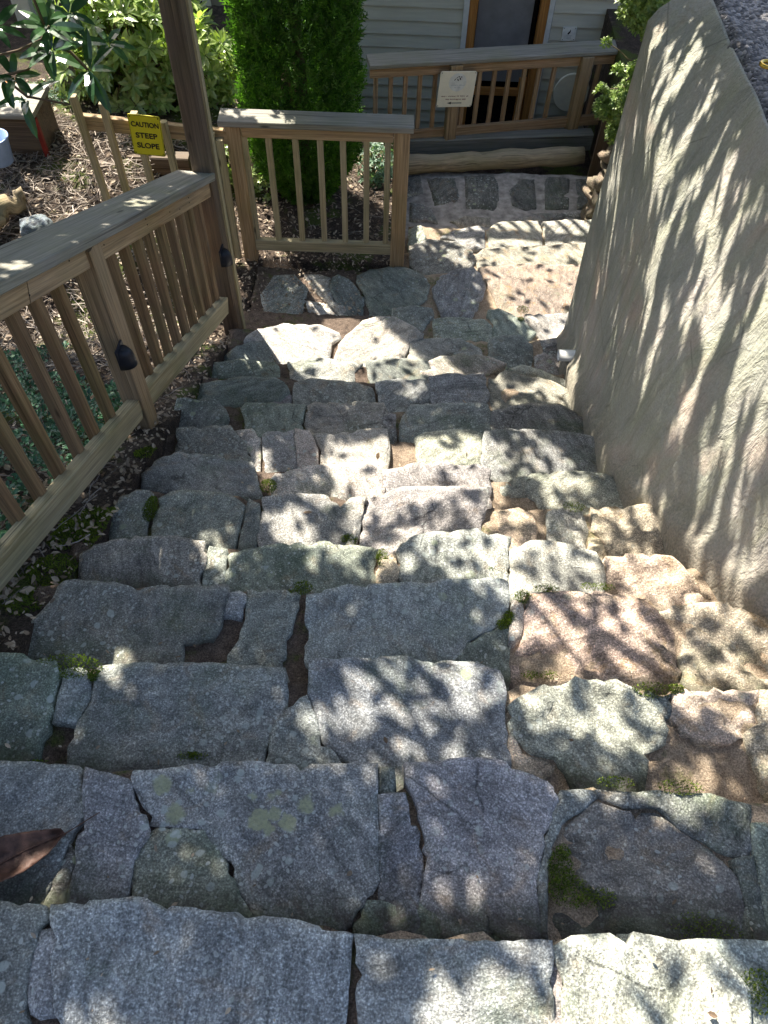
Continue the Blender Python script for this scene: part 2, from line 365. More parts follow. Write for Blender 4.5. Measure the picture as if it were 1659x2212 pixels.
ST = [  # (step, converter, colour, points)
 (0, A6, g_, [(0,1130),(210,1145),(215,1200),(150,1260),(115,1400),(105,1500),(112,1659),(112,2000),(-300,2000),(-300,1130)]),
 (0, A6, b_, [(130,1260),(215,1250),(245,1300),(240,1620),(165,1635),(125,1600),(112,1450)]),
 (0, A6, b_, [(235,1130),(400,1110),(620,1100),(760,1140),(900,1165),(1100,1180),(1200,1190),(1310,1200),(1440,1235),(1545,1260),(1530,1400),(1520,1700),(1520,2000),(265,2000),(265,1659),(240,1400)]),
 (0, A7, b_, [(60,840),(200,870),(380,870),(620,880),(740,870),(810,875),(815,900),(822,1194),(822,1500),(75,1500),(75,1194)]),
 (0, A7, p_, [(828,930),(850,940),(865,1000),(866,1194),(864,1500),(832,1500),(830,1194)]),
 (0, A7, w_, [(830,900),(870,870),(910,850),(1000,848),(1060,850),(1110,870),(1140,845),(1200,860),(1300,875),(1390,865),(1440,900),(1500,960),(1580,1060),(1588,1194),(1590,1500),(872,1500),(870,1194),(868,1000)]),
 (0, A7, g_, [(1400,865),(1659,875),(1800,880),(1800,1500),(1600,1500),(1596,1194),(1590,1060),(1455,900)]),
 (1, A6, g_, [(-250,500),(0,505),(150,505),(340,520),(373,560),(360,640),(375,700),(340,780),(300,840),(240,980),(180,1090),(60,1135),(-250,1140)]),
 (1, A6, b_, [(380,535),(480,555),(560,590),(600,650),(640,750),(650,830),(610,880),(585,930),(575,1010),(520,1090),(470,1110),(300,1115),(310,1000),(350,940),(345,860),(375,760),(367,640)]),
 (1, A6, d_, [(300,870),(340,900),(320,960),(298,1140),(150,1130),(220,1040)]),
 (1, A6, b_, [(570,545),(700,530),(880,515),(1050,498),(1150,500),(1200,512),(1400,515),(1660,512),(1665,800),(1667,1050),(1610,1090),(1560,1180),(1545,1250),(1300,1230),(1160,1210),(1060,1080),(1020,980),(960,880),(900,795),(710,785),(665,775),(640,700),(600,620)]),
 (1, A6, g_, [(600,870),(650,810),(710,790),(895,800),(955,885),(1015,985),(1055,1085),(1150,1180),(1100,1230),(700,1190),(580,1130),(585,950)]),
 (1, A7, d_, [(145,195),(205,195),(200,260),(190,305),(152,295)]),
 (1, A7, b_, [(150,310),(245,300),(265,380),(300,460),(316,560),(302,690),(152,700),(147,420)]),
 (1, A7, b_, [(255,175),(450,165),(600,170),(640,180),(740,230),(820,265),(840,320),(800,460),(770,560),(750,640),(770,740),(765,860),(690,862),(560,810),(400,745),(306,720),(325,640),(322,480),(330,460),(310,400),(285,350),(255,250)]),
 (1, A7, g_, [(100,715),(300,720),(440,775),(640,850),(680,872),(600,895),(200,885),(55,845),(50,800)]),
 (1, A7, d_, [(1000,280),(1370,300),(1440,300),(1600,340),(1605,530),(1580,552),(1500,525),(1380,455),(1250,355),(1120,350),(1050,320)]),
 (1, A7, (.19, .19, .16), [(870,430),(930,385),(1000,335),(1100,370),(1240,370),(1370,465),(1510,553),(1540,620),(1570,700),(1540,780),(1400,860),(1300,875),(900,865),(830,855),(817,700),(832,560)]),
 (1, A7, g_, [(850,290),(980,285),(1000,312),(930,378),(860,428),(815,540),(808,855),(778,860),(778,740),(758,640),(803,480)]),
 (1, A7, d_, [(1530,560),(1600,550),(1635,700),(1575,690)]),
 (1, A7, g_, [(1580,710),(1640,705),(1650,870),(1540,870),(1577,760)]),
 (1, A7, g_, [(1610,410),(1659,415),(1850,430),(1850,860),(1655,860),(1632,690)]),
 (2, A6, g_, [(-200,15),(0,20),(130,30),(240,60),(258,120),(243,200),(213,310),(188,400),(130,470),(40,505),(-200,520)]),
 (2, A6, b_, [(280,90),(350,85),(395,110),(400,170),(350,300),(330,318),(232,312),(245,230)]),
 (2, A6, b_, [(430,75),(600,68),(900,60),(1100,75),(1250,85),(1262,180),(1250,290),(1210,380),(1165,440),(1150,545),(880,565),(600,570),(390,550),(330,480),(305,430),(330,360),(390,250),(420,160)]),
 (2, ID, b_, [(672,1424),(760,1420),(900,1415),(985,1425),(1040,1428),(1080,1446),(1092,1490),(1088,1560),(1100,1600),(1098,1650),(1000,1658),(820,1650),(700,1600),(690,1550),(668,1500)]),
 (2, ID, g_, [(600,1560),(632,1520),(664,1505),(686,1560),(696,1605),(812,1652),(790,1665),(570,1655),(585,1610)]),
 (2, A5, p_, [(270,1040),(400,960),(500,930),(620,895),(700,890),(770,920),(840,900),(940,950),(1010,1010),(1085,1080),(1118,1160),(1100,1250),(1010,1300),(960,1420),(900,1455),(780,1445),(640,1385),(520,1315),(400,1290),(350,1270),(290,1200),(265,1130)]),
 (2, A5, t_, [(270,1205),(345,1280),(400,1310),(440,1310),(500,1370),(440,1440),(330,1400),(262,1350)]),
 (2, A5, t_, [(1160,965),(1300,950),(1500,930),(1620,945),(1630,1000),(1600,1120),(1520,1200),(1440,1270),(1340,1240),(1200,1200),(1150,1110),(1160,1050)]),
 (2, A5, t_, [(1640,950),(1750,950),(1900,960),(1900,1300),(1750,1280),(1600,1240),(1545,1205),(1612,1120)]),
 (2, A5, d_, [(1000,960),(1150,970),(1150,1080),(1130,1100),(1085,1070)]),
 (3, A3, g_, [(270,520),(420,520),(500,530),(580,560),(700,555),(880,540),(1000,550),(985,640),(970,720),(930,780),(800,800),(820,850),(700,890),(500,905),(300,905),(120,880),(110,750),(170,670),(230,600)]),
 (3, A3, b_, [(1003,580),(1082,570),(1082,640),(1070,688),(990,675)]),
 (3, A3, g_, [(1090,565),(1320,562),(1315,640),(1290,700),(1265,800),(1245,925),(1000,920),(1010,850),(1060,780),(1085,700)]),
 (3, A4, b_, [(125,940),(250,900),(420,865),(560,860),(700,855),(850,850),(1000,835),(1200,820),(1480,800),(1510,830),(1520,920),(1530,1050),(1490,1100),(1400,1150),(1250,1220),(1000,1290),(850,1345),(600,1400),(400,1400),(140,1390),(110,1200)]),
 (3, A4, g_, [(900,1350),(1050,1295),(1270,1235),(1400,1165),(1515,1120),(1528,1280),(1500,1435),(1450,1440),(1300,1400),(900,1380)]),
 (3, A5, t_, [(360,440),(500,420),(700,410),(860,430),(1000,460),(1070,520),(1195,640),(1180,750),(1190,900),(1100,950),(900,950),(600,930),(330,965),(260,940),(250,820),(335,710),(345,560)]),
 (3, A5, t_, [(1080,500),(1200,470),(1450,480),(1560,520),(1659,560),(1800,700),(1800,940),(1500,940),(1200,940),(1200,760),(1215,640)]),
 (3, A5, p_, [(283,480),(340,470),(335,600),(325,700),(260,710),(275,560)]),
 (4, A3, g_, [(360,420),(420,370),(600,335),(740,330),(900,350),(903,430),(883,560),(700,565),(580,565),(500,540),(380,530),(355,470)]),
 (4, A3, g_, [(920,370),(1000,390),(993,560),(892,555),(903,470)]),
 (4, ID, g_, [(495,1190),(540,1181),(612,1172),(700,1165),(815,1180),(810,1268),(750,1268),(650,1280),(560,1275),(490,1266)]),
 (4, A4, t_, [(620,640),(730,610),(745,700),(755,780),(700,860),(610,860),(602,740)]),
 (4, A4, b_, [(760,550),(880,510),(1000,490),(1300,465),(1340,500),(1480,500),(1530,520),(1500,640),(1510,720),(1495,810),(1200,835),(850,870),(790,820),(755,700),(750,600)]),
 (4, A5, w_, [(255,280),(270,200),(380,155),(480,155),(600,180),(720,220),(770,290),(775,360),(740,400),(480,380),(380,405),(300,445),(265,430)]),
 (4, A5, t_, [(790,240),(900,225),(1050,225),(1140,240),(1200,290),(1290,350),(1300,440),(1200,475),(1080,485),(950,445),(850,405),(785,380),(780,290)]),
 (5, A3, g_, [(530,150),(600,125),(680,130),(660,200),(640,335),(500,340),(490,240)]),
 (5, A3, g_, [(700,170),(760,140),(900,130),(1020,150),(1085,200),(1060,270),(1030,370),(900,380),(680,350),(680,250)]),
 (5, A3, d_, [(1100,170),(1150,190),(1138,385),(1045,385),(1078,260)]),
 (5, A3, b_, [(1160,160),(1300,145),(1450,150),(1500,200),(1580,250),(1600,300),(1500,380),(1300,375),(1140,395)]),
 (5, A4, w_, [(420,262),(530,250),(500,380),(460,470),(400,530),(350,570),(300,570),(425,500),(445,440),(345,330)]),
 (5, A4, p_, [(540,250),(700,200),(860,180),(1100,185),(1380,180),(1360,300),(1340,485),(1300,480),(1000,500),(880,520),(760,570),(600,600),(490,580),(500,440)]),
 (5, A2, t_, [(370,1080),(500,1060),(570,1100),(600,1180),(580,1230),(460,1235),(390,1225),(395,1130)]),
 (5, A2, p_, [(660,1100),(740,1060),(840,1080),(888,1150),(880,1230),(830,1285),(700,1280),(660,1220)]),
 (5, A2, t_, [(905,1060),(1100,1060),(1250,1070),(1300,1150),(1310,1300),(980,1300),(962,1220),(903,1180)]),
 (5, A2, t_, [(885,1225),(955,1235),(968,1300),(850,1300)]),
 (6, A1, g_, [(0,830),(120,780),(250,790),(400,810),(530,830),(550,900),(575,1000),(580,1060),(480,1070),(400,1030),(200,1000),(40,1000),(-60,985),(-60,900)]),
 (6, A1, w_, [(660,890),(850,850),(1050,835),(1238,832),(1252,920),(1236,1000),(1180,1030),(1060,1040),(980,1020),(860,1010),(640,1020),(630,920)]),
 (6, A4, p_, [(665,60),(900,5),(1300,5),(1395,50),(1385,185),(1100,198),(860,195),(700,212),(645,210)]),
 (6, A2, p_, [(400,920),(540,890),(700,870),(900,890),(1080,900),(1180,920),(1190,1060),(1100,1070),(900,1060),(700,1060),(560,1000),(430,1010),(390,970)]),
 (7, A1, g_, [(130,660),(340,640),(420,645),(500,740),(595,830),(600,865),(530,840),(350,810),(250,800),(120,790)]),
 (7, A1, w_, [(430,650),(530,650),(575,700),(592,810),(508,738)]),
 (7, A1, b_, [(590,670),(755,665),(800,845),(700,870),(620,890),(600,820),(585,720)]),
 (7, A1, w_, [(762,660),(840,665),(858,700),(886,760),(890,845),(800,850)]),
 (7, A1, w_, [(866,680),(1050,670),(1130,658),(1258,660),(1272,720),(1272,800),(1248,845),(1050,845),(902,848),(905,770)]),
 (7, A2, w_, [(-60,700),(0,672),(130,650),(260,645),(298,670),(285,825),(150,835),(0,820),(-62,830),(-52,760)]),
 (7, A2, b_, [(310,670),(430,655),(660,665),(850,670),(920,690),(930,800),(940,880),(700,880),(560,890),(450,880),(340,860),(295,828)]),
 (8, A1, g_, [(130,490),(240,490),(330,500),(380,540),(395,580),(398,645),(130,662),(110,580)]),
 (8, A1, g_, [(470,540),(500,510),(700,515),(815,520),(800,600),(822,665),(600,668),(510,650),(490,580)]),
 (8, A1, p_, [(832,530),(900,500),(980,500),(1240,520),(1262,570),(1208,665),(1130,663),(1050,675),(840,668),(818,610)]),
 (8, A1, b_, [(1270,562),(1308,582),(1316,655),(1218,668),(1232,600)]),
 (8, A2, b_, [(-145,600),(-110,560),(-80,515),(0,510),(200,515),(328,520),(342,560),(328,655),(250,650),(130,658),(0,678),(-140,670)]),
 (8, A2, g_, [(350,560),(400,540),(560,515),(720,520),(850,590),(860,645),(830,672),(640,668),(500,662),(348,655)]),
 (9, A1, g_, [(250,400),(450,370),(650,370),(700,400),(738,450),(590,495),(400,505),(240,490)]),
 (9, A1, b_, [(610,492),(720,452),(748,472),(752,515),(600,515)]),
 (9, A1, b_, [(762,400),(850,375),(950,380),(1080,395),(1190,430),(1212,525),(980,508),(900,508),(772,515),(754,440)]),
 (9, A1, b_, [(1200,410),(1320,390),(1480,390),(1493,450),(1488,508),(1400,516),(1310,578),(1262,548),(1220,512)]),
 (9, A2, b_, [(20,372),(150,350),(308,345),(322,380),(336,470),(300,500),(328,515),(150,520),(60,516),(15,470)]),
 (9, A2, p_, [(340,380),(430,335),(520,342),(640,372),(760,432),(820,512),(818,552),(720,528),(560,522),(400,552),(345,545)]),
 (10, A1, g_, [(290,292),(450,275),(650,290),(672,310),(698,370),(640,378),(450,378),(280,372)]),
 (10, A1, b_, [(722,290),(760,270),(900,265),(1050,280),(1128,300),(1088,340),(1078,393),(950,390),(850,385),(762,405),(738,350)]),
 (10, A1, g_, [(1150,290),(1250,270),(1380,270),(1480,290),(1498,330),(1478,395),(1330,395),(1200,405),(1160,370)]),
 (10, A2, p_, [(-30,300),(80,250),(200,245),(330,260),(428,300),(330,350),(150,355),(0,385),(-40,370)]),
 (10, A2, w_, [(442,330),(520,305),(580,320),(700,370),(810,400),(820,500),(760,435),(640,375),(520,345)]),
 (11, A1, g_, [(430,225),(475,190),(520,178),(598,175),(650,228),(698,258),(740,272),(650,296),(450,288),(375,270)]),
 (11, A1, w_, [(505,150),(560,110),(700,85),(900,90),(1000,130),(1010,160),(960,190),(950,240),(900,268),(765,272),(700,240),(602,172),(490,182)]),
 (11, A1, w_, [(1045,150),(1130,70),(1200,50),(1300,50),(1400,100),(1455,140),(1385,185),(1338,240),(1320,272),(1130,278),(960,268),(1000,200)]),
 (11, A2, p_, [(-90,165),(0,147),(150,150),(220,180),(300,230),(328,270),(200,248),(80,254),(-20,295),(-110,283)]),
 (11, A2, g_, [(340,170),(420,155),(520,160),(570,200),(575,270),(530,310),(430,295),(338,262)]),
 (11, A2, p_, [(585,262),(640,230),(710,240),(720,305),(690,322),(590,314)]),
 (11, A2, d_, [(620,167),(750,152),(760,192),(640,207)]),
 (12, B7, p_, [(930,1222),(1080,1210),(1280,1190),(1400,1180),(1400,1330),(1220,1355),(1100,1385),(1000,1335),(905,1265)]),
 (12, B7, g_, [(280,1265),(420,1245),(640,1262),(686,1312),(680,1395),(500,1388),(300,1370)]),
 (12, B7, g_, [(0,1190),(150,1172),(275,1185),(285,1232),(200,1255),(0,1258)]),
 (12, B7, g_, [(665,1200),(740,1188),(895,1265),(995,1350),(850,1395),(702,1385),(698,1300)]),
 (13, B6, g_, [(390,380),(480,250),(620,240),(715,340),(680,420),(560,440),(430,410)]),
 (13, B6, w_, [(690,235),(800,240),(872,262),(858,330),(900,420),(1000,472),(1090,550),(1040,590),(900,480),(745,325)]),
 (13, B6, w_, [(700,420),(850,450),(980,580),(1010,620),(970,670),(860,560),(720,480)]),
 (13, B6, g_, [(885,270),(925,245),(1000,280),(1105,400),(1100,470),(1000,465),(905,410),(870,335)]),
 (13, B6, g_, [(1060,250),(1150,210),(1280,180),(1400,190),(1520,230),(1560,310),(1540,400),(1330,460),(1150,440),(1110,370),(1055,290)]),
 (13, B7, b_, [(275,1050),(330,960),(430,920),(560,900),(590,925),(620,960),(650,1020),(630,1100),(560,1130),(520,1180),(440,1165),(350,1165),(290,1100)]),
 (13, B7, (.325, .275, .215), [(600,905),(800,890),(950,870),(1100,880),(1350,880),(1500,890),(1450,1040),(1400,1175),(1290,1170),(1070,1208),(940,1212),(765,1176),(705,1080),(655,1010),(625,950)]),
 (14, B7, (.34, .31, .26), [(575,810),(640,770),(800,762),(1000,735),(1080,745),(1250,728),(1500,722),(1500,900),(1350,890),(1100,892),(950,880),(800,900),(640,912),(600,880)]),
 (14, B7, g_, [(120,760),(250,710),(330,710),(430,720),(560,790),(580,860),(560,895),(400,928),(280,950),(120,900)]),
 (15, B7, p_, [(655,650),(720,590),(850,580),(1010,580),(1038,650),(1030,745),(800,765),(680,770)]),
 (15, B7, p_, [(1050,582),(1200,570),(1450,562),(1600,560),(1600,715),(1440,715),(1250,728),(1062,742)]),
 (15, B7, b_, [(430,640),(600,610),(638,620),(640,700),(440,712)]),
 (15, B7, b_, [(330,700),(425,650),(436,712),(560,780),(430,718)]),
 (15, B7, g_, [(110,640),(200,612),(232,690),(200,735),(110,760)]),
]
def dist_poly(P, poly):
    A = poly; Bp = np.roll(poly, -1, 0); d = np.full(len(P), 9.)
    for a, b in zip(A, Bp):
        ab = b-a; L = (ab**2).sum()+1e-12
        t = np.clip(((P-a)@ab)/L, 0, 1)
        d = np.minimum(d, np.hypot(*(P-(a+t[:, None]*ab)).T))
    return d
def inside(P, poly):
    x, y = P.T; c = np.zeros(len(P), bool); n = len(poly)
    for i in range(n):
        x1, y1 = poly[i]; x2, y2 = poly[i-1]
        m = ((y1 > y) != (y2 > y)) & (x < (x2-x1)*(y-y1)/(y2-y1+1e-12)+x1); c ^= m
    return c
def fill(poly, h, jit=.35, wob=.003, seed=0):
    pts = []
    n = len(poly)
    for i in range(n):
        a = np.array(poly[i]); b = np.array(poly[(i+1) % n]); L = np.hypot(*(b-a)); m = max(1, int(L/(h*1.0)))
        for k in range(m):
            p = a+(b-a)*k/m
            p = p+np.array([noise.noise(Vector((p[0]*16, p[1]*16, seed))), noise.noise(Vector((p[0]*16, p[1]*16, seed+9)))])*wob*1.6 \
                 +np.array([noise.noise(Vector((p[0]*55, p[1]*55, seed))), noise.noise(Vector((p[0]*55, p[1]*55, seed+9)))])*wob
            pts.append(p)
    B = np.array(pts); cc = B.mean(0)
    for i, p in enumerate(B):                              # chipped edges
        q = noise.noise(Vector((p[0]*30, p[1]*30, seed+21)))
        if q > .18 and wob < .01: B[i] = p+(cc-p)/(np.hypot(*(cc-p))+1e-6)*min(.012, (q-.18)*.045)
    lo, hi = B.min(0), B.max(0)
    gx, gy = np.meshgrid(np.arange(lo[0], hi[0], h), np.arange(lo[1], hi[1], h))
    G = np.c_[gx.ravel(), gy.ravel()]+rng.uniform(-jit*h, jit*h, (gx.size, 2))
    G = G[inside(G, B)]
    if len(G): G = G[dist_poly(G, B) > h*.45]
    allp = [Vector(p) for p in np.vstack([B, G])] if len(G) else [Vector(p) for p in B]
    r = delaunay_2d_cdt(allp, [], [list(range(len(B)))], 1, 1e-6)
    return r[0], r[2], B
def slab(name, poly, z, th, h, mat, color, parent, seed, r=.016, amp=.006, tilt=(0, 0), wob=.0025, ledge=.5, jit=.35, riser=-9):
    V, Fs, B = fill(poly, h, wob=wob, seed=seed, jit=jit)
    P = np.array([(v.x, v.y) for v in V]); d = dist_poly(P, B); c = P.mean(0)
    vs = []; ed = list(d)
    for (x, y), dd in zip(P, d):
        rr = r*(1+.7*noise.noise(Vector((x*9, y*9, seed+3))))
        k = max(0, 1-dd/rr)
        zz = z-rr*.75*(1-math.sqrt(max(0, 1-k*k)))
        f = min(1, dd/(r*1.5))
        zz += amp*1.5*noise.noise(Vector((x*4, y*4, seed)))+amp*.8*noise.noise(Vector((x*14, y*14, seed+5)))*(.4+.6*f)
        q = noise.noise(Vector((x*5+seed, y*7, 1.7)))+.35*noise.noise(Vector((x*19+seed, y*25, 4)))
        zz -= ledge*.012*(1/(1+math.exp(-(q-.12)*60)))
        zz += (x-c[0])*tilt[0]+(y-c[1])*tilt[1]
        vs.append((x, y, zz))
    fs = [tuple(f) for f in Fs]
    cnt = {}
    for f in fs:
        for i in range(len(f)):
            e = (f[i], f[(i+1) % len(f)]); k = tuple(sorted(e)); cnt.setdefault(k, []).append(e)
    bd = [e[0] for e in cnt.values() if len(e) == 1]
    m1, m2 = {}, {}
    def ring(i, mp, dz, o):
        if i not in mp:
            x, y, zz = vs[i]; nx = noise.noise(Vector((x*20, y*20, seed+dz*50))); ny = noise.noise(Vector((x*20, y*20, seed+7+dz*50)))
            mp[i] = len(vs); vs.append((x+nx*o, y+ny*o, zz-dz)); ed.append(0)
        return mp[i]
    for a, b in bd:
        a1, b1 = ring(a, m1, th*.35, .008), ring(b, m1, th*.35, .008)
        a2, b2 = ring(a, m2, th, .012), ring(b, m2, th, .012)
        fs.append((b, a, a1, b1)); fs.append((b1, a1, a2, b2))
    me = bpy.data.meshes.new(name); me.from_pydata(vs, [], fs); me.shade_smooth(); me.update()
    at = me.attributes.new('ed', 'FLOAT', 'POINT'); at.data.foreach_set('value', np.array(ed, dtype=np.float32))
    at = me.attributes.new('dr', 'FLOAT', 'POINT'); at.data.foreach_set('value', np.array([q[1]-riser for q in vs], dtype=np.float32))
    o = link(name, me, mat, parent); o.color = (*color, 1)
    return o
stairs = empty('stone_staircase', (0, 0, -3.6))
tag(stairs, 'steep staircase of mortared grey and tan fieldstones dropping away between wooden fence and stucco wall', 'staircase')
XR = {k: (1.25 if k < 11 else 1.9) for k in range(16)}
steps = []
for k in range(16):
    y0 = (YK[k-1]-.06) if k else -.45
    y1 = YK[k]-.035; xl = -1.0 if k > 2 else -1.3
    if k >= 11: xl = -.95
    if k == 14: xl = .05
    if k == 15: xl = .1
    poly = [(xl, y0), (XR[k], y0), (XR[k], y1), (xl, y1)]
    bed = slab('step', poly, ZK[k]-.028, .32, .03, M['mortar'], (1, 1, 1), stairs, k*13.1, r=.02, amp=.012, wob=.015, ledge=.3)
    steps.append(bed)
for i, (k, conv, colr, pts) in enumerate(ST):
    px = conv(pts); vm = max(p[1] for p in px); vn = min(p[1] for p in px)
    hid = k > 0 and vm > EDGE[k-1]-28
    poly = []
    for (u, v) in px:
        q = W(u, v, z=ZK[k]); y = q.y
        if hid and v > vm-.2*(vm-vn): y = min(y, max(YK[k-1]-.02, y-.13))
        poly.append((q.x, y))
    if k == 0: poly = [(x, max(y, -.4)) for x, y in poly]
    ar = sum(poly[j-1][0]*poly[j][1]-poly[j][0]*poly[j-1][1] for j in range(len(poly)))
    if ar < 0: poly.reverse()
    rnd = random.Random(i*17+3)
    pc = np.mean(poly, 0); poly = [tuple(np.array(q)+(np.array(q)-pc)/(np.hypot(*(np.array(q)-pc))+1e-6)*.005) for q in poly]
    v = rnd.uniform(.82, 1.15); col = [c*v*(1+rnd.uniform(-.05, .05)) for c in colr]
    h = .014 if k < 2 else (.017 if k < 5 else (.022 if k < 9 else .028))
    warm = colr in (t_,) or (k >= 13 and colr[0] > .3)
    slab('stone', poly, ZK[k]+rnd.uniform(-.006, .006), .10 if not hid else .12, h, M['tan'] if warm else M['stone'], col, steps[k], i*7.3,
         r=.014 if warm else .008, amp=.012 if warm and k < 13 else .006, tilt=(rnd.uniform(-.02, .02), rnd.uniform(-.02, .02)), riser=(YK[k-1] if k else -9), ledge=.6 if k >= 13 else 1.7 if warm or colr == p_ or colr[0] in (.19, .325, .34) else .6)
# ------------------------------------------------------------------ ground, path, wall
def zl(y): return -(1.5+.517*(y-.18))
def sm(a, b, x): 
    t = min(1, max(0, (x-a)/(b-a))); return t*t*(3-2*t)
def G(x, y):
    zs = max(zl(y), -3.42)-.07
    n = .05*noise.noise(Vector((x*2.2, y*2.2, 0)))+.02*noise.noise(Vector((x*9, y*9, 3)))
    if x < -.93:
        z = zs
        k = sm(-1.3, -2.0, x)*sm(2.6, 3.6, y); z = z*(1-k)+(-3.1)*k
        z += .12*sm(-1.5, -3, x)*(1-sm(2.6, 3.6, y))
        if y > 5.3: z = max(z, -3.2)+.0
        return z+n-sm(8, 14, y)*1.2-1.2*sm(6.2, 6.8, y)*sm(-1.2, -.9, x)
    if y > 4.42:
        if x < .08: return -3.5+n-.95*sm(6.2, 6.8, y)*sm(-1.2, -.8, x)
        return -4.45
    return zs-.5
xs = np.r_[-60, -30, -12, -6, np.arange(-4.2, .3, .05), .3, 1, 2, 4, 10, 30, 60]
ys = np.r_[-60, -20, -6, -2, np.arange(-.8, 7.8, .05), 9, 14, 30, 60, 120]
vs = [(x, y, G(x, y)) for y in ys for x in xs]; nx = len(xs)
fs = [(j*nx+i, j*nx+i+1, (j+1)*nx+i+1, (j+1)*nx+i) for j in range(len(ys)-1) for i in range(nx-1)]
me = bpy.data.meshes.new('ground'); me.from_pydata(vs, [], fs); me.shade_smooth()
tag(link('ground', me, M['soil']), 'brown soil bank with mulch and moss beside the stone steps', 'ground', kind='structure')
# paved path at the foot of the steps
pz = -4.0
path = slab('path', [(.02, 5.45), (2.1, 5.45), (2.3, 6.45), (.02, 6.45)], pz, .4, .04, M['mortar'], (1, 1, 1), None, 5.5, r=.02, amp=.01)
path.data.materials[0] = m_plain('grey_mortar', (.30, .28, .255), .9, .45, 14, 1)
tag(path, 'shaded paved path of dark squarish stones set in grey mortar at the foot of the steps', 'path', kind='structure')
for i, (c, pts) in enumerate([(d_, [(60,280),(190,270),(220,400),(60,430)]), (d_, [(240,290),(440,290),(470,460),(290,480)]), (d_, [(500,270),(730,270),(740,480),(700,510),(510,500)]),
     (d_, [(810,380),(900,290),(985,300),(1000,500),(920,512),(830,480)]), (d_, [(1050,280),(1230,290),(1222,505),(1060,505)]), (b_, [(120,460),(270,490),(320,600),(120,590)]),
     (p_, [(400,590),(500,550),(680,560),(690,625),(500,640)]), (b_, [(850,560),(1000,540),(1150,535),(1200,560),(1050,590),(850,590)]), (b_, [(1160,530),(1330,522),(1480,535),(1480,580),(1230,560)]),
     (d_, [(1270,300),(1420,290),(1440,490),(1280,500)])]):
    q = [W(u, v, z=pz) for u, v in B7(pts)]; poly = [(a.x, a.y) for a in q]
    if sum(poly[j-1][0]*poly[j][1]-poly[j][0]*poly[j-1][1] for j in range(len(poly))) < 0: poly.reverse()
    slab('paving_stone', poly, pz+.02, .1, .035, M['stone'], [x*.8 for x in c], path, 400+i*3.3, r=.02, amp=.008)

# stucco retaining wall
def m_stucco():
    t = NT('stucco'); P = t.pos()
    a = t.noise(P, 2.2, 4, .6); v = t.noise(t.mapv(P, (7, 7, 1.2)), 1.5, 4, .6); f = t.noise(P, 120, 4, .7)
    col = t.ramp(a, [(.32, (.275, .28, .235)), (.52, (.385, .37, .315)), (.7, (.47, .415, .37))])
    col = t.mix(t.ramp(v, [(.45, 0), (.7, .5)]), col, (.36, .37, .24))
    col = t.mix(t.ramp(t.noise(P, 3.1, 3, .5, .5), [(.58, 0), (.75, .45)]), col, (.62, .40, .31))
    col = t.mix(1, col, t.ramp(f, [(.3, .82), (.7, 1.12)]), 'MULTIPLY')
    sx = t.n('ShaderNodeSeparateXYZ'); t.l(P, sx.inputs[0])
    # earth splashed on the foot of the wall
    zf = t.math('ADD', t.math('MULTIPLY', sx.outputs[1], .5172), sx.outputs[2])
    zf = t.math('ADD', t.math('ADD', zf, 1.57), t.math('MULTIPLY', t.noise(P, 7, 5, .75), -.32))
    col = t.mix(t.ramp(zf, [(0.0, .6), (.15, 0)]), col, t.ramp(f, [(.35, (.12, .105, .08)), (.6, (.30, .25, .19))]))
    dz = t.ramp(t.noise(t.mapv(P, (14, 14, .8)), 1.4, 4, .65), [(.52, 0), (.68, .38)])
    col = t.mix(dz, col, (.19, .19, .13))
    pit = t.ramp(t.noise(P, 26, 5, .8), [(.24, .35), (.3, 1)])
    col = t.mix(1, col, pit, 'MULTIPLY')
    cr = t.vor(P, 2.1, 'DISTANCE_TO_EDGE'); cm = t.ramp(cr.outputs['Distance'], [(0, 0), (.006, 1)])
    ck = t.ramp(t.noise(P, 2.5, 2, .5), [(.54, 1), (.58, 0)])
    cf = t.math('MAXIMUM', cm, ck)
    col = t.mix(1, col, t.ramp(cf, [(0, .6), (1, 1)]), 'MULTIPLY')
    n1 = t.bump(t.noise(P, 9, 5, .6), .5, .03)
    n0 = t.bump(t.noise(t.mapv(P, (4, 4, 1.5)), 3, 4, .6, 1), .6, .05, n1)
    return t.done(col, t.bump(t.math('ADD', f, pit), .7, .007, n0), .9)
M['stucco'] = m_stucco()
TOPZ = -1.3
def xw(y, z):
    s = (z+2.2)-.403*(y-1.5)
    x = np.interp(y, [-.7, .6, 1.04, 1.21, 1.33, 1.58, 1.67, 1.92, 2.32, 2.65, 3.2], [1.18, 1.15, 1.11, 1.05, 1.02, .995, .955, .93, .935, .95, 1.01])
    xt = np.interp(y, [-.7, 1.6, 2.4, 3.2], [1.06, 1.0, .985, .985])
    x = x+(xt-x)*min(1, max(0, (z-zl(y)-.1)/.7))
    st = max(.12, (TOPZ+2.2)-.403*(y-1.5)); x += (1.153-xt)*min(1, max(0, s)/st)**1.1
    base = zl(y)
    x -= .04*max(0, 1-(z-base)/.12)**2 if z > base else .04   # foot swells out
    x += .012*noise.noise(Vector((y*1.7, z*1.7, 0)))+.006*noise.noise(Vector((y*6, z*3, 4)))
    return x
rows = 46; cols = 90; y0w, y1w = -.7, W(1237, 740, x=1.08).y
vs = []; fs = []
for j in range(cols+1):
    y = y0w+(y1w-y0w)*j/cols; zb = max(zl(y)-.35, -3.9)
    for i in range(rows+1):
        z = zb+(TOPZ-zb)*i/rows; vs.append((xw(y, z), y, z))
for j in range(cols):
    for i in range(rows):
        a = j*(rows+1)+i; fs.append((a, a+1, a+rows+2, a+rows+1))
n0 = len(vs)
for i in range(rows+1):                                 # end face of the wall, slightly rounded
    z = vs[cols*(rows+1)+i][2]; x = vs[cols*(rows+1)+i][0]
    vs += [(x+.012, y1w+.012, z), (x+.5, y1w+.03, z)]
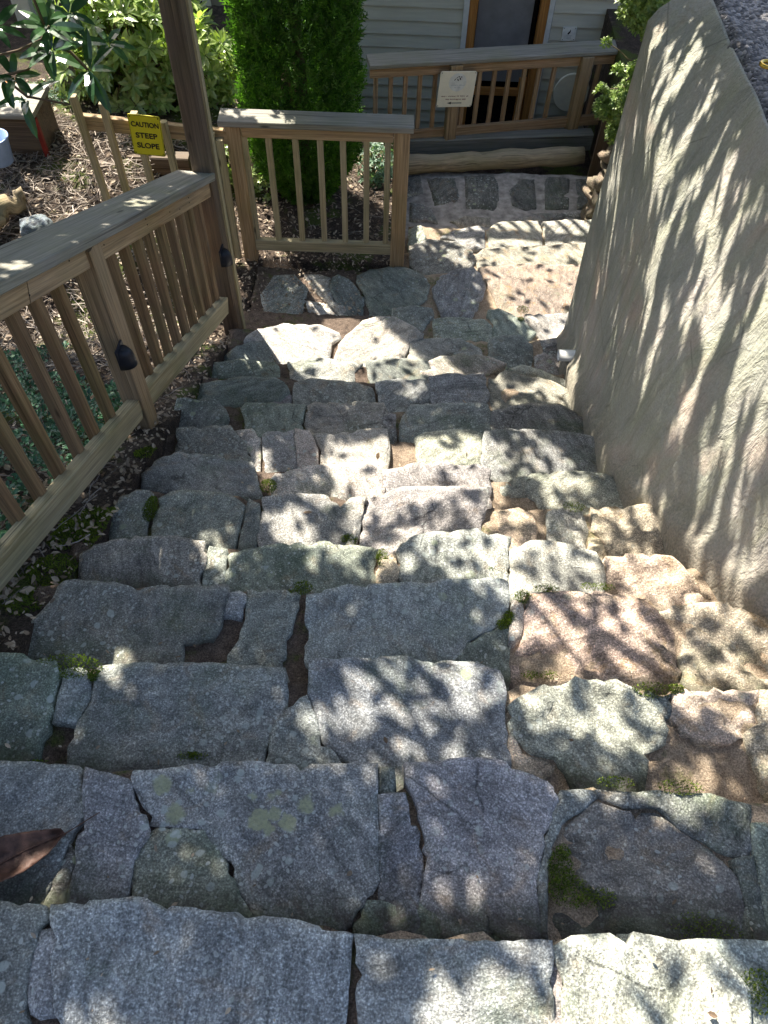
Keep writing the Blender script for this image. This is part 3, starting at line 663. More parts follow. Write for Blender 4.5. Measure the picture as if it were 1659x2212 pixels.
for i in range(rows):
    a = cols*(rows+1)+i; b = n0+2*i
    fs += [(a, a+1, b+2, b), (b, b+2, b+3, b+1)]
t0 = len(vs)
for j in range(cols+1):                                 # top edge
    a = vs[j*(rows+1)+rows]; vs += [(a[0]+.008, a[1], TOPZ+.004), (a[0]+.03, a[1], TOPZ-.02)]
for j in range(cols):
    a = j*(rows+1)+rows; b = t0+2*j; fs += [(a, b, b+2, a+rows+1), (b, b+1, b+3, b+2)]
me = bpy.data.meshes.new('retaining_wall'); me.from_pydata(vs, [], fs); me.shade_smooth()
rw = link('retaining_wall', me, M['stucco'])
tag(rw, 'tall pale stucco retaining wall streaked with leaf shadows on the right of the steps', 'wall')
# rough aggregate terrace on top of the wall
def m_agg():
    t = NT('aggregate'); P = t.pos(); v = t.vor(P, 75); n = t.noise(P, 6, 4)
    sp = t.n('ShaderNodeSeparateColor'); t.l(v.outputs['Color'], sp.inputs[0])
    col = t.ramp(sp.outputs[0], [(0, (.06, .06, .065)), (.5, (.15, .145, .145)), (1, (.36, .34, .33))])
    col = t.mix(1, col, t.ramp(n, [(.3, .7), (.7, 1.2)]), 'MULTIPLY')
    return t.done(col, t.bump(t.ramp(v.outputs['Distance'], [(0, 1), (.7, 0)]), 1, .008), .9)
M['agg'] = m_agg()
up = slab('pavement', [(3.2, -.7), (3.2, y1w+.02)]+[(xw(y, TOPZ)+.012, y) for y in np.linspace(y1w+.01, -.7, 26)], TOPZ+.012, .2, .022, M['agg'], (1, 1, 1), None, 9.9, r=.03, amp=.012, wob=.012, ledge=.4)
tag(up, 'rough grey exposed aggregate paving on top of the stucco wall', 'pavement', kind='structure')
bk = MB(); bk.beam((3.6, -1.5, -2.87), (3.6, y1w-.02, -2.87), 4.2, 2.9); e = bk.build('terrace', M['soil']); tag(e, 'earth terrace held behind the stucco wall', 'terrace', kind='structure')
bk = MB(); bk.beam((4.0, y1w, -3.7), (4.0, 9, -3.7), 4.3, 1.0); e = bk.build('bank', M['soil']); tag(e, 'dark earth bank behind the end of the stucco wall', 'bank', kind='structure')
# downpipe outlet through the wall foot
pp = W(1226, 768, x=.95)
pipe = empty('drain_pipe', pp); tag(pipe, 'short white plastic drain pipe sticking out of the foot of the stucco wall', 'pipe')
t = MB(); N = 20
for (a, b, r0, r1) in ((-.06, .12, .026, .026),):
    rings = [(a, r0), (b, r1), (b, r1-.004), (a, r0-.004)]
vs = []; fs = []
for ri, (xx, rr) in enumerate([(-.045, .027), (-.05, .031), (.15, .031)]):
    for k in range(N): vs.append((pp.x+xx, pp.y+rr*math.cos(2*math.pi*k/N), pp.z+rr*math.sin(2*math.pi*k/N)))
for k in range(N): vs.append((pp.x+.1, pp.y+.027*math.cos(2*math.pi*k/N), pp.z+.027*math.sin(2*math.pi*k/N)))
for k in range(N):
    q = (k+1) % N; fs += [(k, q, N+q, N+k), (N+k, N+q, 2*N+q, 2*N+k), (q, k, 3*N+k, 3*N+q)]
fs.append(tuple(range(3*N, 4*N)))
t.add(vs, fs); t.build('tube', M['white'], pipe, True)
t = MB(); t.beam((pp.x+.03, pp.y, pp.z-.2), (pp.x+.03, pp.y, pp.z-.028), .06, .08, up=(0, 1, 0), ch=.01, warp=.01); t.build('support_block', M['stucco'], pipe)

# ------------------------------------------------------------------ fence along the steps
fA, fB = Vector((-1.02, 2.15, -2.68)), Vector((-.93, 3.55, -3.37))
fd = Vector((fB.x-fA.x, fB.y-fA.y, 0)).normalized(); fn = Vector((fd.y, -fd.x, 0))       # fn points to the steps
PL = (fA, fn)
def FP(u, v, off=0): return W(u, v, pl=(fA+fn*off, fn))
def line(p, q, y):                                   # point of the line p-q at the given y
    t = (y-p.y)/(q.y-p.y); return p+(q-p)*t
c0, c1 = FP(0, 625), FP(453, 389)
r0, r1 = FP(183, 585), FP(453, 422)
b0, b1 = FP(0, 1212), FP(492, 644)
l0, l1 = FP(0, 1292), FP(493, 669)
YN, YF = .35, c1.y
fence = empty('wooden_fence', fA)
tag(fence, 'long wooden railing with weathered grey cap board running down the left side of the steps', 'fence')
hC = (line(c0, c1, 2)-line(r0, r1, 2)).z; hL = (line(b0, b1, 2)-line(l0, l1, 2)).z
def off(p, a, dz=0): return p-fn*a+Vector((0, 0, dz))
m = MB(); m.beam(off(line(c0, c1, YN), .065, .019), off(line(c0, c1, YF), .065, .019), .19, .037, ch=.004, warp=.004); m.build('cap_board', M['cap'], fence)
ym = fA.y
for a, b in ((YN, ym-.42), (ym-.415, ym-.03), (ym+.05, YF-.01)):
    m = MB(); m.beam(off(line(c0, c1, a), .02, -hC/2), off(line(c0, c1, b), .02, -hC/2), .038, abs(hC)); m.build('top_rail', M['wood'], fence)
yfr = FP(492, 655).y
for a, b in ((YN, ym-.04), (ym+.05, yfr)):
    m = MB(); m.beam(off(line(b0, b1, a), .025, -hL/2), off(line(b0, b1, b), .025, -hL/2), .05, abs(hL), warp=.003); m.build('bottom_rail', M['wood_y'], fence)
# posts
def post(y, w, zb, zt, mat, name='post', o=.03, par=None):
    p = line(c0, c1, y); q = Vector((p.x, p.y, 0))-fn*o
    m = MB(); m.beam((q.x, q.y, zb), (q.x, q.y, zt), w, w, up=fd, ch=.005, warp=.003); return m.build(name, mat, fence if par is None else par)
for y in (ym, ym-1.45):
    post(y, .089, zl(y)-.35, line(c0, c1, y).z-.003, M['wood'])
pw = .095
tp = line(c0, c1, YF)+fd*.03-fn*.03
tall = empty('tall_post', (tp.x, tp.y, -3.45)); tag(tall, 'tall dark brown square timber post rising past the far end of the cap board', 'post')
m = MB(); m.beam((tp.x, tp.y, -3.6), (tp.x, tp.y, -1.0), pw, pw, up=fd, ch=.008, warp=.006); m.build('shaft', M['dark'], tall)
q = tp+fd*.045+fn*.045
m = MB(); m.beam((q.x, q.y, -3.5), (q.x, q.y, -1.0), .03, .04, up=fd, ch=.002, warp=.003); m.build('lit_edge_strip', M['wood_y'], tall)  # pale strip added to stand in for the post's sunlit right edge
# balusters
nb = 0
y = YN+.1
while y < YF-.05:
    if abs(y-ym) > .07 and abs(y-(ym-1.45)) > .07:
        pt = line(c0, c1, y); pb = line(b0, b1, y); r = random.Random(nb)
        dz = r.uniform(-.01, .01); q = -fn*(.058)
        m = MB(); m.beam(Vector((pt.x, pt.y, pb.z-abs(hL)-.02+dz))+q, Vector((pt.x, pt.y+r.uniform(-.006, .006), pt.z-.004))+q, .038, .038, up=fd, ch=.003, warp=.004); m.build('baluster', M['balu'], fence); nb += 1
    y += .128 if y > ym else .137
m = MB()
for k_ in range(48):
    yy = YN+.1+k_*.064; P_ = line(c0, c1, yy)-fn*.0005
    for zz in (-.03, -.055): 
        q_ = P_+Vector((0, random.uniform(-.008, .008), zz+random.uniform(-.005, .005)))
        if k_ % 2 == 0 and random.random() < .45: m.tube([q_, q_+fn*.0015], .0028, 7)
m.build('nail_heads', M['hole'], fence)
# lamp heads on posts
def lamp(p, lab, facing, s=.78):
    e = empty('post_light', p); tag(e, lab, 'light', 'black half round lights on the fence posts')
    vs = []; fs = []; n = 14; f = facing.normalized(); sd = f.cross(Vector((0, 0, 1)))
    prof = [(0, .058, .02), (.012, .056, .03), (.035, .03, .048), (.052, -.02, .056), (.055, -.05, .056), (.05, -.052, .05)]
    # hooded half dome: rings from the top down
    rings = [(.05, .001), (.049, .026), (.042, .04), (.02, .052), (-.015, .056), (-.052, .058), (-.055, .052)]
    for z, r in rings:
        for k in range(n+1):
            a = math.pi*k/n; vs.append(Vector(p)+sd*(r*math.cos(a)*.85*s)+f*(r*math.sin(a)*1.15*s)+Vector((0, 0, z*s)))
    for i in range(len(rings)-1):
        for k in range(n): fs.append((i*(n+1)+k, i*(n+1)+k+1, (i+1)*(n+1)+k+1, (i+1)*(n+1)+k))
    m = MB(); m.add(vs, fs); m.build('hood', M['black'], e, True)
    m = MB(); m.beam(Vector(p)+Vector((0, 0, -.055*s)), Vector(p)+Vector((0, 0, .06*s)), .095*s, .008, up=f); m.build('back_plate', M['black'], e)
    m = MB(); m.beam(Vector(p)+f*.02*s+Vector((0, 0, -.045*s)), Vector(p)+f*.02*s+Vector((0, 0, -.01*s)), .05*s, .03*s, up=f, ch=.01); m.build('lens', M['hole'], e)
pf = FP(262, 768, .017); lamp(pf, 'black half dome light on the near fence post beside the steps', fn)
# ------------------------------------------------------------------ small fence across the landing
sA, sB = W(530, 556, z=-3.44), W(862, 568, z=-3.44)
sd_ = Vector((sB.x-sA.x, sB.y-sA.y, 0)).normalized(); sn = Vector((sd_.y, -sd_.x, 0))   # towards camera
SP = lambda u, v, o=0: W(u, v, pl=(sA+sn*o, sn))
sf = empty('short_fence', sA); tag(sf, 'short wooden railing with grey cap board in front of the dark evergreen', 'fence')
zt = SP(700, 283, .03).z
pL, pR = SP(472, 283, .03), SP(894, 283, .03)
capw = .15
mid = sn*(-capw/2)
m = MB(); m.beam(Vector((pL.x, pL.y, zt+.017))+mid, Vector((pR.x, pR.y, zt+.017))+mid, capw, .036, ch=.004, warp=.003); m.build('cap_board', M['cap'], sf)
for u0, u1, vv in ((489, 520, 300), (851, 886, 300)):
    a, b = SP(u0, vv), SP(u1, vv); c = (a+b)/2-sn*.045; wd = (b-a).length
    zb_ = -3.52
    m = MB(); m.beam((c.x, c.y, zb_), (c.x, c.y, zt-.001), .089, wd, up=sd_, ch=.004, warp=.002); m.build('post', M['wood'], sf)
zr0, zr1 = zt-.002, SP(700, 306).z
a, b = SP(522, 295), SP(850, 295)
m = MB(); m.beam(Vector((a.x, a.y, (zr0+zr1)/2))-sn*.03, Vector((b.x, b.y, (zr0+zr1)/2))-sn*.03, .038, zr0-zr1); m.build('top_rail', M['wood'], sf)
a, b = SP(553, 535), SP(846, 535); zq0, zq1 = SP(700, 526).z, SP(700, 547).z
m = MB(); m.beam(Vector((a.x, a.y, (zq0+zq1)/2))-sn*.03, Vector((b.x, b.y, (zq0+zq1)/2))-sn*.03, .045, zq0-zq1, warp=.003); m.build('bottom_rail', M['wood_y'], sf)
for ut in (528, 581, 637, 691, 741, 791, 838):
    p = SP(ut, 306, -.04)
    m = MB(); m.beam((p.x, p.y, zq0-.03), (p.x, p.y, zt-.004), .036, .036, up=sd_, warp=.004); m.build('baluster', M['wood_y'], sf)
pf = FP(480, 553, .025); lamp(pf, 'black half dome light low on the tall post beside the short fence', fn, .8)
# ------------------------------------------------------------------ uncapped picket fence with the sign
ky = sA.y-.02
pk = empty('picket_fence', (-1.5, ky, -3.3)); tag(pk, 'uncapped wooden pickets on a rail behind the yellow sign', 'fence')
for i, (u, v) in enumerate([(157, 206), (222, 222), (290, 243), (352, 262), (456, 288), (474, 300)]):
    p = W(u, v, y=ky)
    r = random.Random(i); tl = (0.02, -.01, .0, .01, 0, 0)[i]
    m = MB(); m.beam((p.x+tl, p.y, -3.42), (p.x, p.y, p.z), .04, .04, up=(0, 1, 0), warp=.006, ch=.004); m.build('picket', M['wood_y'], pk)
a, b = W(180, 262, y=ky+.04), W(505, 296, y=ky+.04)
m = MB(); m.beam(a, b, .04, .085, warp=.003); m.build('rail', M['wood'], pk)
def sign(name, corners, plane_y, th, lab, mat, cat='sign', plane=None):
    P = [W(u, v, y=plane_y) if plane is None else W(u, v, pl=plane) for u, v in corners]       # TL TR BR BL
    c = sum(P, Vector())/4; ex = ((P[1]-P[0])+(P[2]-P[3])); wd = ex.length/2; ex.normalize()
    ey = ((P[0]-P[3])+(P[1]-P[2])); hg = ey.length/2; ey = (ey-ex*ey.dot(ex)).normalized(); nz = ex.cross(ey)
    e = empty(name, c); tag(e, lab, cat)
    rr = min(wd, hg)*.06; vs = []; n = 5
    for cx, cy, a0 in ((1, 1, 0), (-1, 1, 90), (-1, -1, 180), (1, -1, 270)):
        for k in range(n):
            a = R(a0+90*k/(n-1)); vs.append((cx*(wd/2-rr)+rr*math.cos(a), cy*(hg/2-rr)+rr*math.sin(a)))
    T = len(vs); V = [c+ex*x+ey*y+nz*(th/2) for x, y in vs]+[c+ex*x+ey*y-nz*(th/2) for x, y in vs]
    fs = [tuple(range(T)), tuple(range(2*T-1, T-1, -1))]+[(k, T+k, T+(k+1) % T, (k+1) % T) for k in range(T)]
    m = MB(); m.add(V, fs); m.build('board', mat, e)
    for sx_ in (-1, 1) if wd > .12 else ():
        for sy_ in (-1, 1):
            q = c+ex*(sx_*(wd/2-.012))+ey*(sy_*(hg/2-.012)); m = MB(); m.tube([q, q+nz*.005], .0035, 8); m.build('screw', M['hole'], e)
    return e, c, ex, ey, nz, wd, hg
def text(body, e, c, ex, ey, nz, x, y, w, h, mat, name='lettering', bold=.0):
    cu = bpy.data.curves.new('t', 'FONT'); cu.body = body; cu.align_x = 'CENTER'; cu.align_y = 'CENTER'; cu.size = 1; cu.extrude = .002/h; cu.offset = bold
    ob = bpy.data.objects.new('t', cu); COL.objects.link(ob); bpy.context.view_layer.update()
    me = bpy.data.meshes.new_from_object(ob); bpy.data.objects.remove(ob)
    co = np.array([v.co[:] for v in me.vertices]); lo, hi = co.min(0), co.max(0); ctr = (lo+hi)/2; s = hi-lo
    for v in me.vertices:
        p = Vector(v.co)
        v.co = c+ex*(x+(p.x-ctr[0])/s[0]*w)+ey*(y+(p.y-ctr[1])/s[1]*h)+nz*(.0035+(p.z-ctr[2])/s[2]*.002)
    link(name, me, mat, e)
e, c, ex, ey, nz, wd, hg = sign('caution_sign', [(271.7, 246.1), (342, 250.7), (360, 340), (292.8, 330.8)], ky-.03, .004, 'yellow metal sign reading CAUTION STEEP SLOPE fixed to the pickets', M['yellow'])
for body, yy, ww, hh in (('CAUTION', .27, .86, .125), ('STEEP', .0, .68, .135), ('SLOPE', -.25, .70, .135)):
    text(body, e, c, ex, ey, nz, 0, yy*hg, ww*wd, hh*hg, M['ink'], bold=.02)
def rect(e, c, ex, ey, nz, x, y, w, h, mat, name, up_=.0035, rot=0):
    m = MB(); a = ex*math.cos(rot)+ey*math.sin(rot); b = ey*math.cos(rot)-ex*math.sin(rot); o = c+ex*x+ey*y+nz*up_
    m.add([o-a*w/2-b*h/2, o+a*w/2-b*h/2, o+a*w/2+b*h/2, o-a*w/2+b*h/2], [(0, 1, 2, 3)]); return m
b = MB()
for x, y, w, h in ((0, .485, .94, .008), (0, -.485, .94, .008), (-.482, 0, .01, .96), (.482, 0, .01, .96)):
    q = rect(e, c, ex, ey, nz, x*wd, y*hg, w*wd, h*hg, None, ''); b.add(q.v, q.f)
b.build('border', M['ink'], e)
bolts = MB()
# ------------------------------------------------------------------ railing in front of the house
dA, dB = W(970, 322, z=-3.99), W(1228, 300, z=-3.99)
dd = Vector((dB.x-dA.x, dB.y-dA.y, 0)).normalized(); dn = Vector((dd.y, -dd.x, 0))
DP = lambda u, v, o=0: W(u, v, pl=(dA+dn*o, dn))
dr = empty('deck_railing', dA); tag(dr, 'wooden railing with bluish worn cap in front of the house door', 'railing')
def ext(p, q, t): return p+(q-p)*t
p0, p1 = DP(800, 152, .03), DP(1335, 119, .03)
p1 = ext(p0, p1, 1.15); w_c = .2
m = MB(); m.beam(p0-dn*w_c/2+Vector((0, 0, .018)), p1-dn*w_c/2+Vector((0, 0, .018)), w_c, .036, ch=.006, warp=.006); m.build('cap_board', M['cap'], dr)
q0, q1 = DP(800, 162), ext(DP(800, 162), DP(1335, 129), 1.15)
m = MB(); m.beam(q0-dn*.03, q1-dn*.03, .038, .075, warp=.003); m.build('top_rail', M['deckwood'], dr)
g0, g1 = DP(845, 300), ext(DP(845, 300), DP(1330, 257), 1.12)
m = MB(); m.beam(g0-dn*.03, g1-dn*.03, .038, .09, warp=.003); m.build('bottom_rail', M['deckwood'], dr)
for i in range(17):
    ut = 812+i*32.5-(0 if i < 6 else 0)
    p = DP(ut, 150-(ut-800)*.06, -.065)
    if abs(ut-985) < 14 or abs(ut-1245) < 16: continue
    zz = ext(g0, g1, (p.x-g0.x)/(g1.x-g0.x)).z
    m = MB(); m.beam((p.x, p.y, zz-.04), (p.x, p.y, ext(p0, p1, (p.x-p0.x)/(p1.x-p0.x)).z-.002), .035, .035, up=dd, warp=.003); m.build('baluster', M['deckwood'], dr)
for u, vb, zb_ in ((968, 322, -4.0), (1228, 300, -4.0)):
    p = DP(u, vb, 0); p = p-dn*.0
    zt_ = ext(p0, p1, (p.x-p0.x)/(p1.x-p0.x)).z-.003
    m = MB(); m.beam((p.x, p.y, zb_-.05), (p.x, p.y, zt_), .1, .09, up=dn, warp=.003, ch=.006); m.build('post', M['wood'], dr)
e, c, ex, ey, nz, wd, hg = sign('direction_sign', [(950.5, 154), (1028.7, 154), (1019.8, 229.6), (944.2, 231.4)], 0, .006, 'cream sign with small round emblem and black left arrow on the railing post', M['cream'], plane=(dA+dn*.065, dn))
m = MB(); N = 24; vs = [c+ex*(.24*wd*math.cos(2*math.pi*k/N))+ey*(.2*hg+.24*wd*math.sin(2*math.pi*k/N))+nz*.004 for k in range(N)]; m.add(vs, [tuple(range(N))]); m.build('emblem_disc', m_plain('pale_disc', (.72, .72, .66), .5), e)
m = MB(); rr_ = random.Random(4)
for x, y, w, h, ro in ((-.03, .33, .05, .02, .6), (.02, .36, .04, .025, -.5), (.06, .3, .03, .06, .3), (-.08, .28, .06, .02, .9), (.0, .27, .05, .03, -.8), (.09, .35, .03, .03, .1)):
    q = rect(e, c, ex, ey, nz, x*wd, y*hg, w*wd, h*hg, None, '', .0055, ro); m.add(q.v, q.f)
m.build('emblem', M['ink'], e)
for (yy, x0_, x1_, mt, hh) in ((.12, -.2, .22, 'greyink', .022), (.06, -.07, .08, 'greyink', .018), (-.19, -.4, .42, 'redink', .028), (-.28, -.3, .3, 'redink', .035)):
    m = MB(); x = x0_
    while x < x1_:
        w = rr_.uniform(.014, .026)
        if rr_.random() > .13:
            q = rect(e, c, ex, ey, nz, (x+w/2)*wd, yy*hg+rr_.uniform(-.004, .006)*hg, w*wd*.8, hh*hg*rr_.uniform(.7, 1.25), None, '', .0045); m.add(q.v, q.f)
        x += w+.008
    m.build('lettering', M[mt], e)
m = MB(); q = rect(e, c, ex, ey, nz, .03*wd, -.385*hg, .34*wd, .022*hg, None, ''); m.add(q.v, q.f)
o = c+ey*(-.385*hg)+nz*.0035; m.add([o-ex*.22*wd, o-ex*.1*wd-ey*.035*hg, o-ex*.1*wd+ey*.035*hg], [(0, 1, 2)]); m.build('arrow', M['ink'], e)
# kerb log and beam
L0, L1 = W(860, 357, z=-3.93), W(1258, 336, z=-3.93)
m = MB(); n = 18; m.tube([L0+(L1-L0)*(i/n)+rv(.005) for i in range(n+1)], [.078+.006*math.sin(i*1.3) for i in range(n+1)], 18, .12, 3)
tag(m.build('log', M['log'], None, True), 'peeled barkless log lying along the edge of the paved path below the railing', 'log')
K0, K1 = W(800, 318, z=-3.95), W(1275, 300, z=-3.95)
m = MB(); m.beam(K0, K1, .12, .16, ch=.01, warp=.01); tag(m.build('kerb_beam', M['cap']), 'wet dark timber beam lying behind the peeled log', 'beam')
# ------------------------------------------------------------------ house
HY = 7.8
house = empty('house', (0, HY, -4.6)); tag(house, 'grey green clapboard house with open varnished doorway behind the railing', 'house')
dl, drr = W(1003.6, 0, y=HY).x, W(1201, 0, y=HY).x
def m_siding():
    t = NT('clapboard'); P = t.pos(); n = t.noise(t.mapv(P, (1, 1, 12)), 3, 4, .6); b = t.noise(P, 1.2, 3)
    col = t.ramp(b, [(.3, (.47, .455, .37)), (.7, (.58, .56, .46))]); col = t.mix(1, col, t.ramp(n, [(.3, .9), (.7, 1.08)]), 'MULTIPLY')
    return t.done(col, t.bump(t.noise(t.mapv(P, (2, 2, 50)), 3, 3), .3, .004), .7)
M['siding'] = m_siding()
def siding(name, x0, x1, z0, z1, y, step=.118):
    vs = []; fs = []; n = int((z1-z0)/step)+1; nxs = max(2, int((x1-x0)/.5))
    for k in range(n):
        za = z0+k*step; zb = min(za+step, z1); b = len(vs)
        for i in range(nxs+1):
            x = x0+(x1-x0)*i/nxs; w = .002*noise.noise(Vector((x*2, k*3.3, 0)))
            vs += [(x, y-.016+w, za), (x, y-.002+w, zb), (x, y, za)]
        for i in range(nxs):
            a = b+3*i; fs += [(a, a+3, a+4, a+1), (a+2, a+5, a+3, a)]
    me = bpy.data.meshes.new(name); me.from_pydata(vs, [], fs); return link(name, me, M['siding'], house)
siding('wall', -7, dl, -4.9, -1.28, HY); siding('wall', drr, 6, -4.9, -1.28, HY)
m = MB(); m.beam((-.5, HY+1.6, -3.3), (-.51, HY+1.6, -3.3), 3, 3.3, up=(0, 0, 1))
m = MB(); m.beam((-7, HY+1.5, -3.1), (6, HY+1.5, -3.1), 2.7, 3.6); m.build('interior', M['hole'], house)
def vbar(name, u0, u1, y, zb, zt, dep, mat, par, v=0):
    a, b = W(u0, v, y=y).x, W(u1, v, y=y).x
    m = MB(); m.beam(((a+b)/2, y+dep/2, zb), ((a+b)/2, y+dep/2, zt), b-a, dep, up=(0, 1, 0), ch=.003); return m.build(name, mat, par)
zD = W(1050, 275, y=HY).z
vbar('door_trim', 1003.6, 1015.5, HY-.03, -4.9, -2.0, .03, M['trimw'], house); vbar('door_trim', 1190, 1201, HY-.03, -4.9, -2.0, .03, M['trimw'], house)
vbar('door_jamb', 1016, 1034, HY-.02, -4.9, -2.0, .12, M['jamb'], house); vbar('door_jamb', 1172, 1189.5, HY-.02, -4.9, -2.0, .12, M['jamb'], house)
dr_ = vbar('door', 1035, 1156, HY+.05, W(1050, 180, y=HY).z, -2.0, .02, M['screen'], house)
for vv in (203,):
    zc = W(1100, vv, y=HY).z; a, b = W(1036, 0, y=HY).x, W(1170, 0, y=HY).x
    m = MB(); m.beam((a, HY+.045, zc), (b, HY+.045, zc), .04, .07, up=(0, 0, 1)); m.build('door_rail', M['jamb'], dr_)
vbar('door_stile', 1150, 1168, HY+.03, -4.7, W(1050, 170, y=HY).z, .04, M['jamb'], dr_)
m = MB(); m.beam((-7, 7.2, -4.5), (6, 7.2, -4.5), 1.1, .06); m.build('deck', M['dark'], house)
# upper balcony with railing (above the picture; throws the striped shade on the lower steps)
m = MB(); m.beam((-7, HY+.05, -1.22), (6, HY+.05, -1.22), .3, .12); m.build('balcony_floor', M['dark'], house)
rl = MB(); rl.beam((-1.2, HY, -.36), (6, HY, -.36), .09, .04); bb = rl.build('balcony_rail', M['wood'], house)
for i in range(46):
    x = -1.2+i*.13; rl = MB(); rl.beam((x, HY, -1.16), (x, HY, -.37), .035, .035, up=(0, 1, 0)); rl.build('baluster', M['wood'], bb)
# beige bay with notice, white post
bx0, bx1 = W(398, 60, y=HY-.25).x, W(490, 60, y=HY-.25).x
m = MB(); m.beam(((bx0+bx1)/2, HY-.13, -4.8), ((bx0+bx1)/2, HY-.13, -1.62), bx1-bx0, .25, up=(0, 1, 0), ch=.006); m.build('pilaster', M['beige'], house)
m = MB(); m.beam((-4.6, HY-.05, -3.3), (-2.72, HY-.05, -3.3), .06, 3.2); m.build('beige_panel', M['beige'], house)
e, c, ex, ey, nz, wd, hg = sign('flame_notice', [(413, -8), (458, -8), (456, 36), (414, 36)], HY-.27, .006, 'small pale notice with black flame mark on the beige wall by the dark post', M['cream'])
def flame(e, c, ex, ey, nz, wd, hg, y0):
    m = MB(); pr = [(-.12, 0), (-.08, .1), (.02, .2), (.08, .34), (.1, .18), (.05, .06), (-.02, -.04)]
    m.add([c+ex*(x*wd)+ey*((y+y0)*hg)+nz*.0045 for x, y in pr], [tuple(range(len(pr)-1, -1, -1))]); m.build('mark', M['ink'], e)
    for k, (yy, ww) in enumerate(((-.12, .4), (-.22, .3), (-.3, .36))):
        q = rect(e, c, ex, ey, nz, .02*wd, yy*hg, ww*wd, .03*hg, None, '', .0045); m = MB(); m.add(q.v, q.f); m.build('lettering', M['greyink'], e)
flame(e, c, ex, ey, nz, wd, hg, .05)
e, c, ex, ey, nz, wd, hg = sign('door_notice', [(1215, 58), (1245, 58), (1243, 88), (1213, 88)], HY-.025, .005, 'small grey notice with black mark on the clapboard right of the door', m_plain('grey_notice', (.75, .75, .7), .6))
flame(e, c, ex, ey, nz, wd, hg, .0)
c = W(1234, 200, y=HY-.04); rr = (W(1272, 200, y=HY-.04)-c).length
m = MB(); N = 40; vs = [c+Vector((rr*math.cos(2*math.pi*k/N), -.01, rr*1.05*math.sin(2*math.pi*k/N))) for k in range(N)]; vs += [v+Vector((0, .03, 0)) for v in vs]
m.add(vs, [tuple(range(N)), tuple(range(2*N-1, N-1, -1))]+[(k, N+k, N+(k+1) % N, (k+1) % N) for k in range(N)])
tag(m.build('round_plaque', M['cream']), 'plain cream disc on the house wall half hidden by the right railing post', 'plaque')
a = W(127, 236, y=6.9)
m = MB(); m.beam((a.x, a.y, -3.3), (a.x, a.y, -1.7), .14, .14, up=(0, 1, 0)); tag(m.build('white_post', M['trimw']), 'sunlit white post standing behind the leafy shrubs at the far left', 'post')
# timbers edging the planting bed, box and bucket at far left
def timber(u0, v0, u1, v1, y, w, h, lab, mat):
    a, b = W(u0, v0, y=y), W(u1, v1, y=y+.02); a.z = b.z = (a.z+b.z)/2
    a += Vector((0, w/2, -h/2)); b += Vector((0, w/2, -h/2))
    m = MB(); m.beam(a, b, w, h, ch=.008, warp=.008); return tag(m.build('landscape_timber', mat), lab, 'timber', 'timbers edging the planting bed')
timber(68, 286, 245, 291, 5.35, .12, .17, 'dark timber at the left under the feathery shrub with a sunlit top edge', M['dark'])
timber(182, 338, 405, 345, 5.0, .1, .13, 'lower timber lying behind the pickets under the yellow sign', M['dark'])
timber(232, 284, 505, 300, 5.5, .1, .13, 'long brown timber behind the top of the yellow sign', M['wood'])
wa, wb = W(-60, 248, y=4.95), W(76, 250, y=4.95)
bx = empty('wooden_bin', wa); tag(bx, 'dark wooden bin with bluish lid and red corner at the far left edge', 'bin')
m = MB(); m.beam((wa.x-.2, 5.12, wb.z-.27), (wb.x-.02, 5.12, wb.z-.27), .32, .52, ch=.005); m.build('body', M['dark'], bx)
m = MB(); m.beam((wa.x-.2, 5.1, wb.z+.012), (wb.x, 5.1, wb.z+.012), .4, .035, ch=.005); m.build('lid', M['cap'], bx)
m = MB(); m.beam((wb.x-.015, 4.955, wb.z-.5), (wb.x-.015, 4.955, wb.z-.02), .03, .03, up=(0, 1, 0)); m.build('corner_strip', M['redpaint'], bx)
a = W(36, 238, y=5.7); m = MB(); m.beam((a.x, a.y, a.z-.1), (a.x, a.y, W(28, 180, y=5.7).z), .13, .13, up=(0, 1, 0)); tag(m.build('varnished_post', M['jamb']), 'orange brown post stub above the wooden bin lid', 'post')
a = W(-8, 322, y=4.7)
m = MB(); vs = []; N = 24
for z, r in ((-.09, .075), (-.085, .08), (.07, .098), (.075, .105), (.085, .105), (.085, .095), (-.06, .075)):
    vs += [a+Vector((r*math.cos(2*math.pi*k/N), r*math.sin(2*math.pi*k/N), z)) for k in range(N)]
m.add(vs, [(i*N+k, i*N+(k+1) % N, (i+1)*N+(k+1) % N, (i+1)*N+k) for i in range(6) for k in range(N)]+[tuple(range(N-1, -1, -1)), tuple(range(6*N, 7*N))])
bk = empty('bucket', a-Vector((0, 0, .09))); tag(bk, 'pale blue plastic bucket in front of the wooden bin', 'bucket'); m.build('body', M['blue'], bk, True)
